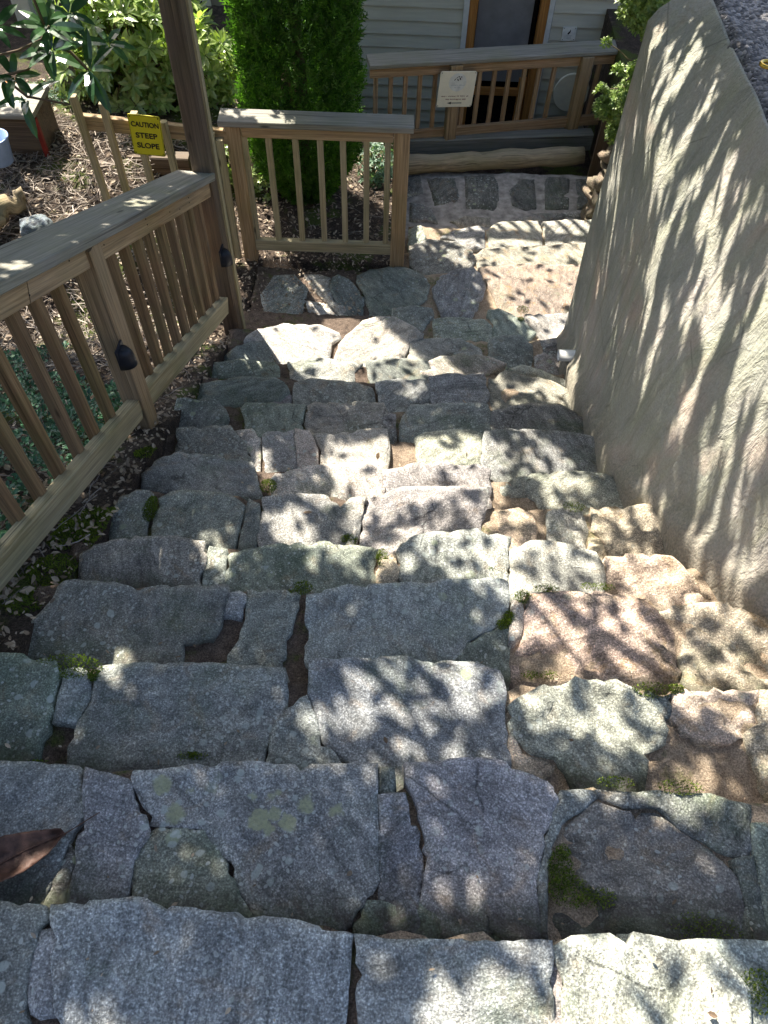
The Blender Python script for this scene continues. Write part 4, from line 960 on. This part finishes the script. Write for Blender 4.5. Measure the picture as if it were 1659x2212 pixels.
# dark timber wall and stone pier beyond the stucco wall
m = MB()
tw = empty('timber_wall', (1.9, 6.3, -3.9)); tag(tw, 'dark timber screen in deep shade right of the paved path', 'wall')
for i in range(5):
    x = W(1262, 420, y=6.35).x+i*.15; m = MB(); m.beam((x+.07, 6.4, -4.1), (x+.07, 6.4, -3.25-.02*(i % 2)), .14, .04, up=(0, 1, 0)); m.build('plank', M['dark'], tw)
pier = empty('stone_pier', W(1275, 480, z=-3.8)); tag(pier, 'small pier of rough pinkish stones under the light green bush beside the stucco wall', 'pier')
def rock(name, c, s, mat, col, parent=None, seed=0, lab=None, cat=None, sub=3, rough=.25):
    bm = bmesh.new(); bmesh.ops.create_icosphere(bm, subdivisions=sub, radius=1)
    for v in bm.verts:
        p = v.co.copy(); k = 1+rough*noise.noise(p*1.3+Vector((seed, 0, 0)))+.1*noise.noise(p*4+Vector((seed, 3, 0)))
        p = Vector([math.copysign(abs(q)**.8, q) for q in p]); v.co = Vector((p.x*s[0], p.y*s[1], p.z*s[2]))*k+Vector(c)
    me = bpy.data.meshes.new(name); bm.to_mesh(me); bm.free(); me.shade_smooth(); o = link(name, me, mat, parent); o.color = (*col, 1)
    if lab: tag(o, lab, cat)
    return o
py = 5.55
for i, (u, v, s) in enumerate([(1272, 470, .12), (1282, 440, .13), (1295, 408, .13), (1308, 378, .12), (1318, 350, .12), (1326, 328, .09), (1335, 400, .16), (1345, 360, .16), (1320, 440, .18)]):
    c = W(u+16, v, y=py+.1)+rv(.015); rock('stone', c, (s*.9, s*1.1, s*.6), M['tan'], (.32, .25, .20), pier, i*3.1, rough=.9)
# loose stones and leaves
rock('rock', W(82, 492, z=-2.98), (.1, .08, .06), M['stone'], (.22, .27, .33), None, 3.3, 'blue grey rock with mossy side resting beside the fence cap board', 'rock', 4)
m = MB(); a, b = W(-60, 490, z=-2.95), W(52, 425, z=-3.0)
pts = [a+(b-a)*(i/14)+Vector((0, 0, .03*math.sin(i)))+rv(.012) for i in range(15)]
m.tube(pts, [.085-.003*i for i in range(15)], 14, .6, 5); tag(m.build('driftwood', M['log'], None, True), 'weathered split log among the dry twigs at the left edge', 'log')
# brass fitting on the terrace
a = W(1657, 142, z=TOPZ+.08)
m = MB(); N = 20; vs = []
for i in range(N):
    t_ = 2*math.pi*i/N
    for k in range(8):
        f = 2*math.pi*k/8; r = .02+.007*math.cos(f); vs.append(a+Vector((r*math.cos(t_), r*math.sin(t_), .007*math.sin(f)+.004)))
m.add(vs, [(i*8+k, i*8+(k+1) % 8, ((i+1) % N)*8+(k+1) % 8, ((i+1) % N)*8+k) for i in range(N) for k in range(8)])
tag(m.build('brass_ring', M['brass'], None, True), 'small brass ring lying on the rough grey paving at the right edge', 'ring')
# ------------------------------------------------------------------ plants
def stem(mb, a, b, r0, r1, n=6, wig=.03, sides=6):
    a, b = Vector(a), Vector(b); pts = []
    for i in range(n+1):
        t = i/n; pts.append(a+(b-a)*t+rv(wig)*(math.sin(math.pi*t)))
    mb.tube(pts, [r0+(r1-r0)*i/n for i in range(n+1)], sides)
    return pts
# arborvitae
ax, ay = W(648, 200, y=5.25).x, 5.25
arb = empty('arborvitae', (ax, ay, -3.55)); tag(arb, 'dense columnar evergreen with bright green sunlit left side behind the short fence', 'tree')
m = MB(); stem(m, (ax, ay, -3.6), (ax, ay, -.4), .05, .02, 10, .02, 8)
for s_ in range(4): stem(m, (ax, ay, -3.5), (ax+random.uniform(-.12, .12), ay+random.uniform(-.12, .12), -2.6), .035, .02)
m.build('trunk', M['bark'], arb, True)
m = MB()
def arb_r(z):
    t = max(0, z+3.5)/3.7
    return max(.02, .40*(min(1, .45+t*5))*(1-max(0, t-.3)**1.8*1.2))
for i in range(36000):
    z = -3.46+3.55*random.random()**1.1; a = random.uniform(0, 2*math.pi)
    lum = 1+.13*noise.noise(Vector((math.cos(a)*2, math.sin(a)*2, z*3)))+.07*noise.noise(Vector((math.cos(a)*6, math.sin(a)*6, z*9)))
    low = sm(-3.2, -2.7, z)
    rr = arb_r(z)*lum*(random.uniform(.72, 1.0) if random.random() < .75 else random.uniform(.3, .75))
    p = Vector((ax+rr*math.cos(a), ay+rr*math.sin(a), z))
    o = Vector((math.cos(a), math.sin(a), 0)); up = Vector((0, 0, 1))
    d = (o*random.uniform(.3, .9)+up*random.uniform(.5, 1.1)+rv(.35)).normalized(); pn = rv(1).normalized()
    L = random.uniform(.06, .11); sd = d.cross(pn).normalized(); r = random.random()
    vs = []; fs = []
    for k in range(5):
        t = k/5; s = 1 if k % 2 else -1; b0_ = p+d*(L*t*.8)
        tip = b0_+(d*.7+sd*s*.75)*(L*.42*(1-.4*t)); w_ = L*.095
        if k == 4: tip = p+d*L
        n_ = sd if k < 4 else sd
        q = len(vs); vs += [b0_-d*w_, tip, b0_+d*w_*1.2]; fs.append((q, q+1, q+2))
    m.add(vs, fs, [(r, 0, 0)]*len(vs))
m.build('crown', M['yew'], arb)
# low ivy-like clumps at the evergreen's foot
def whorl(mb, p, d, n, L, Wd, droop=.25, spread=.9, fold=.2, seg=2):
    p = Vector(p)
    d = Vector(d).normalized(); a = d.orthogonal().normalized(); b = d.cross(a); ph = random.random()*6
    for k in range(n):
        t = ph+2*math.pi*k/n+random.uniform(-.25, .25); o = a*math.cos(t)+b*math.sin(t)
        s = spread*random.uniform(.7, 1.2)
        ld = (d*(1-s*.55)+o*s).normalized(); l = L*random.uniform(.7, 1.1)
        mb.leaf(p+o*.004, ld, (d*1.0-o*(1-s)*.8).normalized(), l, Wd*l/L, fold, droop*random.uniform(.3, 1.5), seg)
def shrub(name, lab, cat, cen, rad, nw, leafn, L, Wd, mat, base, group=None, upb=.6, inner=.35, stems=7, droop=.25):
    e = empty(name, base); tag(e, lab, cat, group)
    m = MB(); cen = Vector(cen); bs = Vector(base); tips = []
    lf = MB()
    for i in range(nw):
        while True:
            q = rv(1)
            if inner < q.length < 1: break
        k = 1+.25*noise.noise(q*2+cen); p = cen+Vector((q.x*rad[0], q.y*rad[1], q.z*rad[2]))*k
        d = (Vector((q.x, q.y, q.z*.7))+Vector((0, 0, upb))+rv(.3)).normalized()
        whorl(lf, p, d, random.randint(leafn-2, leafn+1), L*random.uniform(.75, 1.15), Wd, droop); tips.append(p-d*.01)
    hubs = [cen+Vector((random.uniform(-.5, .5)*rad[0], random.uniform(-.5, .5)*rad[1], random.uniform(-.5, .1)*rad[2])) for _ in range(stems)]
    for h in hubs: stem(m, bs+rv(.05)*Vector((1, 1, 0)).length, h, .012, .007, 6, .03, 5)
    for i, p in enumerate(tips):
        if i % 2 == 0: stem(m, min(hubs, key=lambda h: (h-p).length), p, .005, .003, 3, .02, 4)
    m.build('branches', M['bark'], e, True); lf.build('foliage', mat, e)
    return e
c = W(262, 118, y=5.9); shrub('rhododendron', 'tall leafy rhododendron with glossy sunlit leaf whorls left of the dark post', 'shrub', c, (.50, .36, .55), 430, 9, .115, .036, M['rhodo'], (c.x, c.y, -3.2))
c = W(330, 50, y=6.5); shrub('rhododendron', 'farther rhododendron with small leaves filling the top behind the dark post', 'shrub', c, (.42, .3, .45), 240, 9, .10, .032, M['rhodo'], (c.x, c.y, -3.2))
c = W(452, 165, y=6.0); shrub('rhododendron', 'narrow rhododendron with sunlit whorls between the dark post and the evergreen', 'shrub', c, (.22, .22, .42), 120, 9, .11, .035, M['rhodo'], (c.x, c.y, -3.2))
c = W(300, 232, y=5.9); shrub('rhododendron', 'low leafy shrub right behind the picket tops and the yellow sign', 'shrub', c, (.62, .22, .2), 170, 8, .075, .024, M['rhodo'], (c.x, c.y, -3.2))
c = W(110, 232, y=5.75); shrub('juniper', 'low bluish feathery shrub above the dark timber at the left', 'shrub', c, (.26, .2, .17), 420, 9, .045, .006, M['juniper'], (c.x, c.y, -3.2), droop=.1)
c = W(815, 352, y=5.5); shrub('groundcover_shrub', 'small pale leafed shrub seen through the right end of the short fence', 'shrub', c, (.16, .18, .16), 110, 7, .04, .014, M['juniper'], (c.x, c.y, -3.5))
for i, (u, v, r, lab) in enumerate([(580, 400, .3, 'small leafed bush seen through the left balusters of the short fence'), (475, 360, .2, 'small leafed bush between the picket rail and the left post of the short fence')]):
    c = W(u, v, y=5.3); shrub('low_bush', lab, 'shrub', c, (r*.7, .2, r*.95), 170, 7, .042, .017, M['rhodo'], (c.x, c.y, -3.5))
# large leaved branch hanging in at the top left
e = empty('magnolia_branch', W(-60, 60, y=3.9)); tag(e, 'overhanging branch with big dark glossy leaves at the top left corner', 'branch')
m = MB(); lf = MB()
def bp(u, v, y=3.9): return W(u, v, y=y)
for pts in ([(-80, 20), (0, 120), (40, 110), (90, 85), (105, 55)], [(-80, 150), (0, 165), (60, 150), (95, 100)], [(60, -60), (75, 0), (95, 55)], [(-80, 150), (10, 170), (60, 210), (150, 225)], [(95, 90), (150, 110), (190, 150)]):
    P = [bp(*p) for p in pts]; m.tube([P[0]]+[P[i]+rv(.004) for i in range(1, len(P))], [.009-.0012*i for i in range(len(P))], 6)
for (u, v, n, L, yy) in [(100, 60, 9, .15, 3.9), (112, 108, 7, .15, 3.85), (30, 165, 6, .14, 3.9), (195, 152, 6, .17, 3.95), (60, 215, 4, .17, 3.9), (150, 30, 6, .14, 4.0), (235, 95, 6, .14, 4.1), (-10, 60, 7, .15, 3.9)]:
    whorl(lf, bp(u, v, yy), (random.uniform(-.2, .3), -.35, .75), n, L, .05, .5, 1.0, .2, 3)
for (u, v, u2, v2, w) in [(95, 108, 118, 175, .045), (190, 150, 240, 245, .055), (45, 205, 80, 300, .05), (5, 170, 30, 235, .05), (60, 120, 85, 90, .04), (110, 55, 180, 60, .045), (105, 100, 175, 95, .05)]:
    a, b = bp(u, v), bp(u2, v2, 3.8); lf.leaf(a, b-a, Vector((.1, -.7, .6)), (b-a).length, w, .2, .05, 3)
m.build('twigs', M['bark'], e, True); lf.build('foliage', M['big'], e)
# boxwood at right
e = empty('boxwood_bush', W(1400, 330, y=5.7)); tag(e, 'light green small leafed bush leaning out beside the top of the stucco wall', 'shrub')
m = MB(); lf = MB(); base = Vector((W(1420, 330, y=5.8).x+.25, 5.9, -3.3)); hub = W(1440, 180, y=5.8)
stem(m, base, hub, .03, .018, 6, .03); stem(m, hub, W(1430, -40, y=5.8), .018, .01, 6, .03)
for (u, v, r, n) in [(1345, 225, .11, 190), (1305, 232, .06, 70), (1385, 235, .1, 150), (1335, 285, .07, 70), (1365, 300, .06, 60), (1380, 160, .08, 90), (1420, 120, .09, 110), (1400, 40, .1, 110), (1375, 5, .1, 120), (1430, 20, .12, 120), (1300, 195, .035, 14), (1335, 150, .03, 10), (1310, 90, .02, 8), (1430, 200, .12, 150), (1425, 270, .1, 110), (1395, -40, .14, 140)]:
    c = W(u, v, y=5.75); stem(m, hub, c, .006, .003, 5, .03, 4)
    for i in range(int(n*1.7)):
        q = rv(1)
        while q.length > 1: q = rv(1)
        p = c+q*r*1.25; whorl(lf, p, (q+Vector((0, -.2, .8))).normalized(), 6, .03, .014, .2, .8)
m.build('branches', M['bark'], e, True); lf.build('foliage', M['box'], e)
# ground cover, litter, moss
def scatter(n, x0, x1, y0, y1, cond=None):
    k = 0
    while k < n:
        x, y = random.uniform(x0, x1), random.uniform(y0, y1)
        if cond and not cond(x, y): continue
        k += 1; yield x, y, G(x, y)
m = MB()
for x, y, z in scatter(2600, -2.6, -1.12, .5, 3.0, lambda x, y: noise.noise(Vector((x*1.8, y*1.8, 7)))+(.25 if y < 2.6 else -.3) > 0):
    whorl(m, Vector((x, y, z+random.uniform(.01, .07))), (random.uniform(-.3, .3), random.uniform(-.3, .3), 1), 4, .028, .017, .2, .9)
tag(m.build('ground_cover', M['cover']), 'dark green low ground cover on the bank behind the fence', 'ground cover', kind='stuff')
m = MB(); tw = MB()
def piece(mb, x, y, z, L):
    mb.leaf((x, y, z+random.uniform(.004, .02)), (random.uniform(-1, 1), random.uniform(-1, 1), random.uniform(-.15, .25)), (random.uniform(-.5, .5), random.uniform(-.5, .5), 1), L, L*random.uniform(.3, .6), random.uniform(-.3, .5), random.uniform(-.4, .5))
for x, y, z in scatter(9000, -4, -1.05, .4, 6): piece(m, x, y, z, random.uniform(.012, .05))
for x, y, z in scatter(2600, -1.3, -.9, .4, 4.4): piece(m, x, y, z+.01, random.uniform(.008, .03))
for x, y, z in scatter(2600, -1.3, .05, 4.45, 6.6): piece(m, x, y, z, random.uniform(.01, .04))
for i in range(700):                                    # bits on the landing and in the treads' corners
    x, y = random.uniform(-.95, -.2), random.uniform(3.75, 4.45); piece(m, x, y, ZK[12 if y < YK[12] else 13]-.01, random.uniform(.008, .025))
for i in range(420):
    k = random.randint(0, 13); x = random.uniform(-.95, 1.05); y = (YK[k-1] if k else 0)+random.random()**2*.12+.0
    piece(m, x, y, ZK[k]-.008, random.uniform(.006, .018))
for i in range(9):
    k = random.randint(2, 12); x = random.uniform(-.95, 1.0); y = (YK[k-1] if k else 0)+random.uniform(.01, .2)
    piece(m, x, y, ZK[k]+.004, random.uniform(.02, .035))
tag(m.build('leaf_litter', M['litter']), 'dry brown leaf litter and chips on the soil', 'leaf litter', kind='stuff')
def twig(mb, x, y, z, L, r):
    a = random.uniform(0, math.pi*2); p = Vector((x, y, z+r+random.uniform(0, .03))); pts = [p]; 
    for i in range(3):
        a += random.uniform(-.5, .5); p = p+Vector((math.cos(a), math.sin(a), random.uniform(-.12, .12)))*(L/3); pts.append(p)
    b = len(mb.v); mb.tube(pts, r, 3); q = random.random()
    for i in range(b, len(mb.g)): mb.g[i] = (q, 0, 0)
for x, y, z in scatter(5200, -3.6, -1.35, 2.6, 5.4): twig(tw, x, y, z, random.uniform(.05, .22), random.uniform(.0012, .003))
for x, y, z in scatter(1500, -2.6, -1.05, .5, 3): twig(tw, x, y, z, random.uniform(.03, .14), random.uniform(.001, .002))
for x, y, z in scatter(500, -1.3, 0, 4.5, 6.3): twig(tw, x, y, z, random.uniform(.03, .14), random.uniform(.001, .002))
for i in range(40):
    x, y = random.uniform(-2.6, -1.8), random.uniform(3.4, 4.4); twig(tw, x, y, G(x, y)+.03, random.uniform(.3, .6), .004)
tag(tw.build('dry_twigs', M['twig']), 'tangle of dry grey twigs and mulch on the bank', 'mulch', kind='stuff')
# moss cushions in the joints
m = MB()
def moss(u, v, k, r, n, sx=1, z=None):
    n = int(n*1.8); r *= 1.1
    c = W(u, v, z=(ZK[k] if z is None else z)-.004)
    for i in range(n):
        a = random.uniform(0, 6.283); q = r*math.sqrt(random.random())
        x, y = c.x+q*math.cos(a)*sx, c.y+q*math.sin(a); h = .005*(1-(q/r)**2)
        p = Vector((x, y, c.z+h+random.uniform(-.004, .004))); d = (Vector((random.uniform(-.8, .8), random.uniform(-.8, .8), 1))).normalized()
        o = d.orthogonal().normalized()*.0022; r_ = random.random()
        m.add([p-o, p+o, p+d*random.uniform(.003, .008)], [(0, 1, 2)], [(r_, 0, 0)]*3)
for (u, v, k, r, n, sx) in [(150, 1440, 2, .03, 350, 2.6), (118, 1450, 2, .012, 100, 1), (205, 1460, 2, .014, 120, 1), (325, 1100, 5, .05, 500, .45), (755, 1166, 5, .02, 220, 1.3), (580, 1050, 6, .03, 300, 1), (1130, 1290, 3, .02, 260, 1.2), (1180, 1272, 3, .012, 150, 3), (1290, 1268, 3, .012, 150, 4),
    (1100, 1335, 3, .02, 260, .8), (1085, 1350, 3, .015, 150, 1), (1410, 1490, 2, .018, 260, 2.6), (1460, 1488, 2, .012, 160, 1.5), (1212, 1880, 1, .035, 500, .7), (1232, 1925, 1, .028, 380, 1.4), (1290, 1940, 1, .018, 200, 2), (1215, 1840, 1, .014, 120, 1), (1330, 1690, 1, .012, 150, 3), (1470, 1700, 1, .015, 200, 3), (1520, 2010, 1, .03, 420, 2.2), (1640, 2140, 0, .03, 260, 1), (1130, 670, 12, .035, 300, 1), (1125, 690, 12, .02, 150, 1), (1240, 1095, 5, .02, 200, 1.8), (655, 1270, 3, .02, 200, 1.2), (825, 1205, 4, .03, 200, .6), (1060, 1230, 4, .01, 60, 1)]:
    moss(u, v, k, r, n, sx)
for (u, v, r, n) in [(190, 1130, .09, 1500), (150, 1160, .07, 900), (215, 1190, .05, 500), (110, 1230, .08, 900), (60, 1300, .06, 600), (235, 1110, .04, 350), (320, 985, .05, 400)]:
    p = W(u, v, z=-2.2)
    for _ in range(4): p = W(u, v, z=G(p.x, p.y))
    for i in range(n):
        a = random.uniform(0, 6.283); q = r*math.sqrt(random.random()); x, y = p.x+q*math.cos(a), p.y+q*math.sin(a)
        b = Vector((x, y, G(x, y)+.012*(1-(q/r)**2))); d = (Vector((random.uniform(-.8, .8), random.uniform(-.8, .8), 1))).normalized(); o = d.orthogonal().normalized()*.0025; r_ = random.random()
        m.add([b-o, b+o, b+d*random.uniform(.006, .016)], [(0, 1, 2)], [(r_, 0, 0)]*3)
for i in range(20):
    k = random.randint(1, 11); y = YK[k-1]+random.uniform(.0, .05); x = random.uniform(-.9, 1.0); u, v = proj((x, y, ZK[k]))
    for j in range(4): moss(u+random.uniform(-30, 30)/(1+.12*k), v+random.uniform(-4, 3), k, random.uniform(.005, .014), 45, 2.4)
tag(m.build('moss', M['moss']), 'bright green moss in the joints between the stones and on the soil edge', 'moss', kind='stuff')
# big curled brown leaf, pale leaves
def big_leaf(name, px, z, mat, lab, curl, Wd, seed):
    a, b = W(*px[0], z=z), W(*px[1], z=z); d = (b-a); L = d.length; d.normalize(); s = d.cross(Vector((0, 0, 1))); vs = []; fs = []; n, k = 22, 10
    for i in range(n+1):
        t = i/n; w = Wd*math.sin(math.pi*min(1, t*.94+.03))**.75*(1-.25*t)
        for j in range(k+1):
            f = j/k*2-1; h = curl*(abs(f)**1.6)*(.6+.5*math.sin(t*5+seed))+.03*math.sin(t*math.pi)+.006*noise.noise(Vector((t*5, f*2, seed)))+.0025*math.sin(t*60+abs(f)*6)
            vs.append(a+d*(L*t)+s*(w*f*.5*(1-.25*curl/.05*abs(f)))+Vector((0, 0, h+.006)))
    for i in range(n):
        for j in range(k): q = i*(k+1)+j; fs.append((q, q+1, q+k+2, q+k+1))
    e = empty(name, a); tag(e, lab, 'leaf')
    m = MB(); m.add(vs, fs); o = m.build('blade', mat, e, True); sl_ = o.modifiers.new('thick', 'SOLIDIFY'); sl_.thickness = .0012
    m = MB(); st = [a+d*(L*i/8)+Vector((0, 0, .03*math.sin(math.pi*i/8)+.0085)) for i in range(9)]
    m.tube([a-d*.0, *st[1:]], [.0016]*9, 6)
    m.tube([b+Vector((0, 0, .008)), b+d*.03+Vector((0, 0, .012)), b+d*.075+Vector((0, 0, .02))], [.0014, .0012, .001], 6); m.build('midrib', mat, e, True)
big_leaf('fallen_leaf', [(-75, 1925), (143, 1803)], ZK[1]+.004, M['deadleaf'], 'large curled reddish brown leaf lying on the stone step at the left edge', .05, .125, 1.0)
big_leaf('fallen_leaf', [(262, 1082), (222, 1040)], -2.42, M['paleleaf'], 'pale dry leaf on the dirt left of the steps, upper of two', .012, .03, 2)
big_leaf('fallen_leaf', [(285, 1078), (240, 1060)], -2.42, M['paleleaf'], 'pale dry leaf on the dirt left of the steps, nearest the stone', .012, .028, 4)
# ------------------------------------------------------------------ the tree whose crown shades the steps
LIT = [  # polygons of the photo where sunlight reaches the surface, with how open the crown is there
 ([(1040, 530), (930, 470), (1290, 465), (1285, 560), (1255, 735), (1170, 715), (1100, 690), (1050, 620)], .9),
 ([(630, 565), (700, 590), (790, 690), (900, 690), (1000, 715), (1120, 770), (1250, 800), (1230, 830), (1080, 800), (900, 770), (720, 775), (560, 765), (500, 740), (560, 705), (700, 690)], .93),
 ([(675, 928), (1060, 925), (1062, 1050), (760, 1075), (640, 1050), (720, 1000)], .93),
 ([(505, 922), (545, 930), (575, 960), (570, 1000)], .95),
 ([(570, 1065), (790, 1060), (1060, 1050), (1055, 1150), (800, 1170), (640, 1160)], .62),
 ([(940, 1160), (1100, 1150), (1560, 1170), (1600, 1300), (1300, 1290), (1100, 1270), (980, 1240)], .72),
 ([(1110, 1300), (1700, 1290), (1700, 1490), (1130, 1480)], .55),
 ([(1260, 1500), (1700, 1490), (1700, 1700), (1200, 1690), (1300, 1600)], .45),
 ([(760, 1425), (1080, 1430), (1000, 1500), (1000, 1560), (850, 1600), (700, 1590), (740, 1500)], .45),
 ([(1200, 2020), (1560, 2030), (1600, 2212), (1620, 2500), (1190, 2500)], .93),
 ([(990, 2080), (1180, 2060), (1190, 2500), (1100, 2400)], .8),
 ([(900, 2090), (940, 2080), (960, 2150), (1000, 2260), (930, 2250)], .85),
 ([(140, 2120), (225, 2130), (225, 2300), (140, 2300)], .95),
 ([(165, 1318), (208, 1325), (212, 1370), (172, 1372)], 1), ([(200, 1355), (250, 1345), (258, 1420), (205, 1430)], 1),
 ([(400, 1095), (430, 1090), (470, 1165), (440, 1180)], .95), ([(270, 1150), (300, 1150), (295, 1175), (275, 1172)], .95),
 ([(470, 885), (500, 880), (500, 905), (470, 905)], .8), ([(690, 880), (740, 880), (740, 900), (700, 900)], .7), ([(840, 790), (900, 785), (890, 830), (850, 825)], .6),
 ([(1100, 910), (1160, 920), (1290, 1000), (1200, 1010), (1090, 960)], .5), ([(1300, 960), (1120, 1020), (1300, 1050), (1420, 1080), (1380, 1120), (1100, 1140), (1060, 1080)], .5),
 ([(500, 1985), (870, 1985), (850, 1995), (800, 2003)], .5), ([(1040, 1620), (1100, 1600), (1100, 1650), (1050, 1650)], .7), ([(545, 1490), (840, 1630), (800, 1600), (880, 1560), (700, 1500)], .35),
 ([(1070, 1960), (1080, 1760), (790, 1740), (800, 1880)], .06),
 ([(20, 380), (330, 340), (330, 460), (20, 500)], .9), ([(0, 380), (460, 370), (400, 440), (0, 560)], .45),
]
GS = 8; GU, GV = np.meshgrid(np.arange(-50, 1750, GS), np.arange(300, 2520, GS)); GR = np.full(GU.size, np.nan); gp = np.c_[GU.ravel(), GV.ravel()].astype(float)
for p_l, o_l in reversed(LIT): GR[inside(gp, np.array(p_l, float))] = o_l
GR = GR.reshape(GU.shape)
wnm = Vector((-1, 0, 0)); VV = (wnm-SV*wnm.dot(SV)).normalized(); HH = SV.cross(VV)     # wall shadows run along VV
def openness(P, u, v, wall):
    x, y, z = P
    if wall:
        h = P.dot(HH); w_ = P.dot(VV)
        n = noise.noise(Vector((h*13, w_*8, 11)))+.55*noise.noise(Vector((h*30, w_*15, 5)))+.35*noise.noise(Vector((h*3, w_*3, 8)))
        thr = .36 if u < 1425 else (.10 if u < 1530 else -.13)
        return .97 if n > thr else .01
    if y > 4.5 and x < .0: return .995
    if u < -2000: return .1
    i, j = int((v-300)/GS), int((u+50)/GS)
    if 0 <= i < GR.shape[0] and 0 <= j < GR.shape[1] and GR[i, j] == GR[i, j]: return GR[i, j]
    if x < -1.05 and y > 2.9: return .8
    if x < -1.1: return .10
    return .02
def hit(C):
    d = -SV; t = (-1.5-.517*(C.y-.18)-C.z)/(d.z+.517*d.y)
    P = C+d*t
    if P.y > 3.75:
        t = (-3.42-C.z)/d.z; P = C+d*t
    if P.x > 1.03:
        tw_ = (1.08-C.x)/d.x; Q = C+d*tw_
        if tw_ > 0 and Q.y < 3.3 and Q.z < TOPZ and Q.z > zl(Q.y)-.1: return Q, True
    return P, False
shade = empty('overhanging_tree', (-4.6, 6.2, -3.2)); tag(shade, 'leafy tree outside the left of the picture whose crown dapples the steps', 'tree')
m = MB(); T0 = Vector((-4.9, 6.6, -3.6)); T1 = Vector((-4.2, 6.3, 1.6)); stem(m, T0, T1, .2, .13, 10, .06, 12)
lv = []; lf_ = []; lg = []; k = 0; tries = 0
def leaf4(C, L, w, hang=False):
    global k
    n = (SV+rv(.8)).normalized()
    if hang: d = (VV-n*n.dot(VV)).normalized(); a = random.gauss(0, .3)
    else: d = n.orthogonal().normalized(); a = random.uniform(0, 6.283)
    s = n.cross(d); d, s = d*math.cos(a)+s*math.sin(a), s*math.cos(a)-d*math.sin(a)
    lv.extend([tuple(C-d*L/2), tuple(C+s*w/2-n*.1*w), tuple(C+d*L/2), tuple(C-s*w/2-n*.1*w)]); lf_.append((k, k+1, k+2, k+3)); r = random.random(); lg.extend([(r, 0, 0)]*4); k += 4
def crown(n, xr, yr, dr_, L, wallonly=False):
    c = 0
    while c < n:
        x, y = random.uniform(*xr), random.uniform(*yr); D = random.uniform(*dr_)
        C = Vector((x, y, zl(y)))+SV*D
        c += 1
        if C.z < -.30*C.y+.05 and C.y > 0: continue            # keep the view itself clear
        if C.y > 7.2 and C.z < .2: continue
        P, wl = hit(C); u, v = proj(P)
        if wl != wallonly: continue
        op = openness(P, u, v, wl)
        if not wl and op < .5:                                 # leaves reach past their middle
            for q in (Vector((L*.4, 0, 0)), Vector((-L*.4, 0, 0)), Vector((0, L*.4, 0)), Vector((0, -L*.4, 0))):
                op = max(op, .93*openness(P+q, *proj(P+q), False))
        if random.random() < min(1, -math.log(max(.005, op))/(4.5 if not wl else 5)): leaf4(C, L*random.uniform(.7, 1.15), L*(random.uniform(.18, .28) if wl else random.uniform(.4, .6)), wl)
crown(90000, (-2.6, 1.9), (-.6, 4.6), (2.7, 3.8), .085)
crown(18000, (-4.5, 2.5), (-1.5, 5.6), (3.6, 4.6), .13)
crown(60000, (.9, 2.8), (-1.9, 3.3), (2.6, 3.6), .10, True)
me = bpy.data.meshes.new('crown'); me.from_pydata(lv, [], lf_); at = me.attributes.new('gr', 'FLOAT_VECTOR', 'POINT'); at.data.foreach_set('vector', np.array(lg, dtype=np.float32).ravel())
link('crown', me, M['canopy'], shade)
# limbs; a few of them throw the long bar shadows seen on the steps
def limb(pxs, k, D, r):
    P = []
    for u, v in pxs:
        q = W(u, v, z=ZK[k]); P.append(q+SV*(D+.25*len(P)*0))
    P = [P[0]+(P[0]-P[-1])*.5]+P; m.tube(P, [r*1.2]+[r]*(len(P)-1), 6)
limb([(1150, 1255), (1250, 1330), (1350, 1400), (1480, 1500)], 3, 3.1, .022)
limb([(1180, 1340), (1290, 1470)], 3, 3.1, .01)
limb([(650, 575), (755, 715)], 13, 2.6, .018)  # unseen bar added to cast the thin post-like shadow on the landing
limb([(1330, 1690), (1500, 1560), (1700, 1640)], 2, 3.2, .014)
for q in ((.2, 1.2), (-.4, 2.4), (-1.4, .8), (1.4, 2.4), (-.2, 3.6)):
    B = Vector((q[0], q[1], zl(q[1])))+SV*4.6
    if B.z < -.3*B.y+.1: continue
    stem(m, T1-Vector((0, 0, random.uniform(0, .6))), B, .06, .015, 9, .12, 7)
m.build('trunk', M['bark'], shade, True)
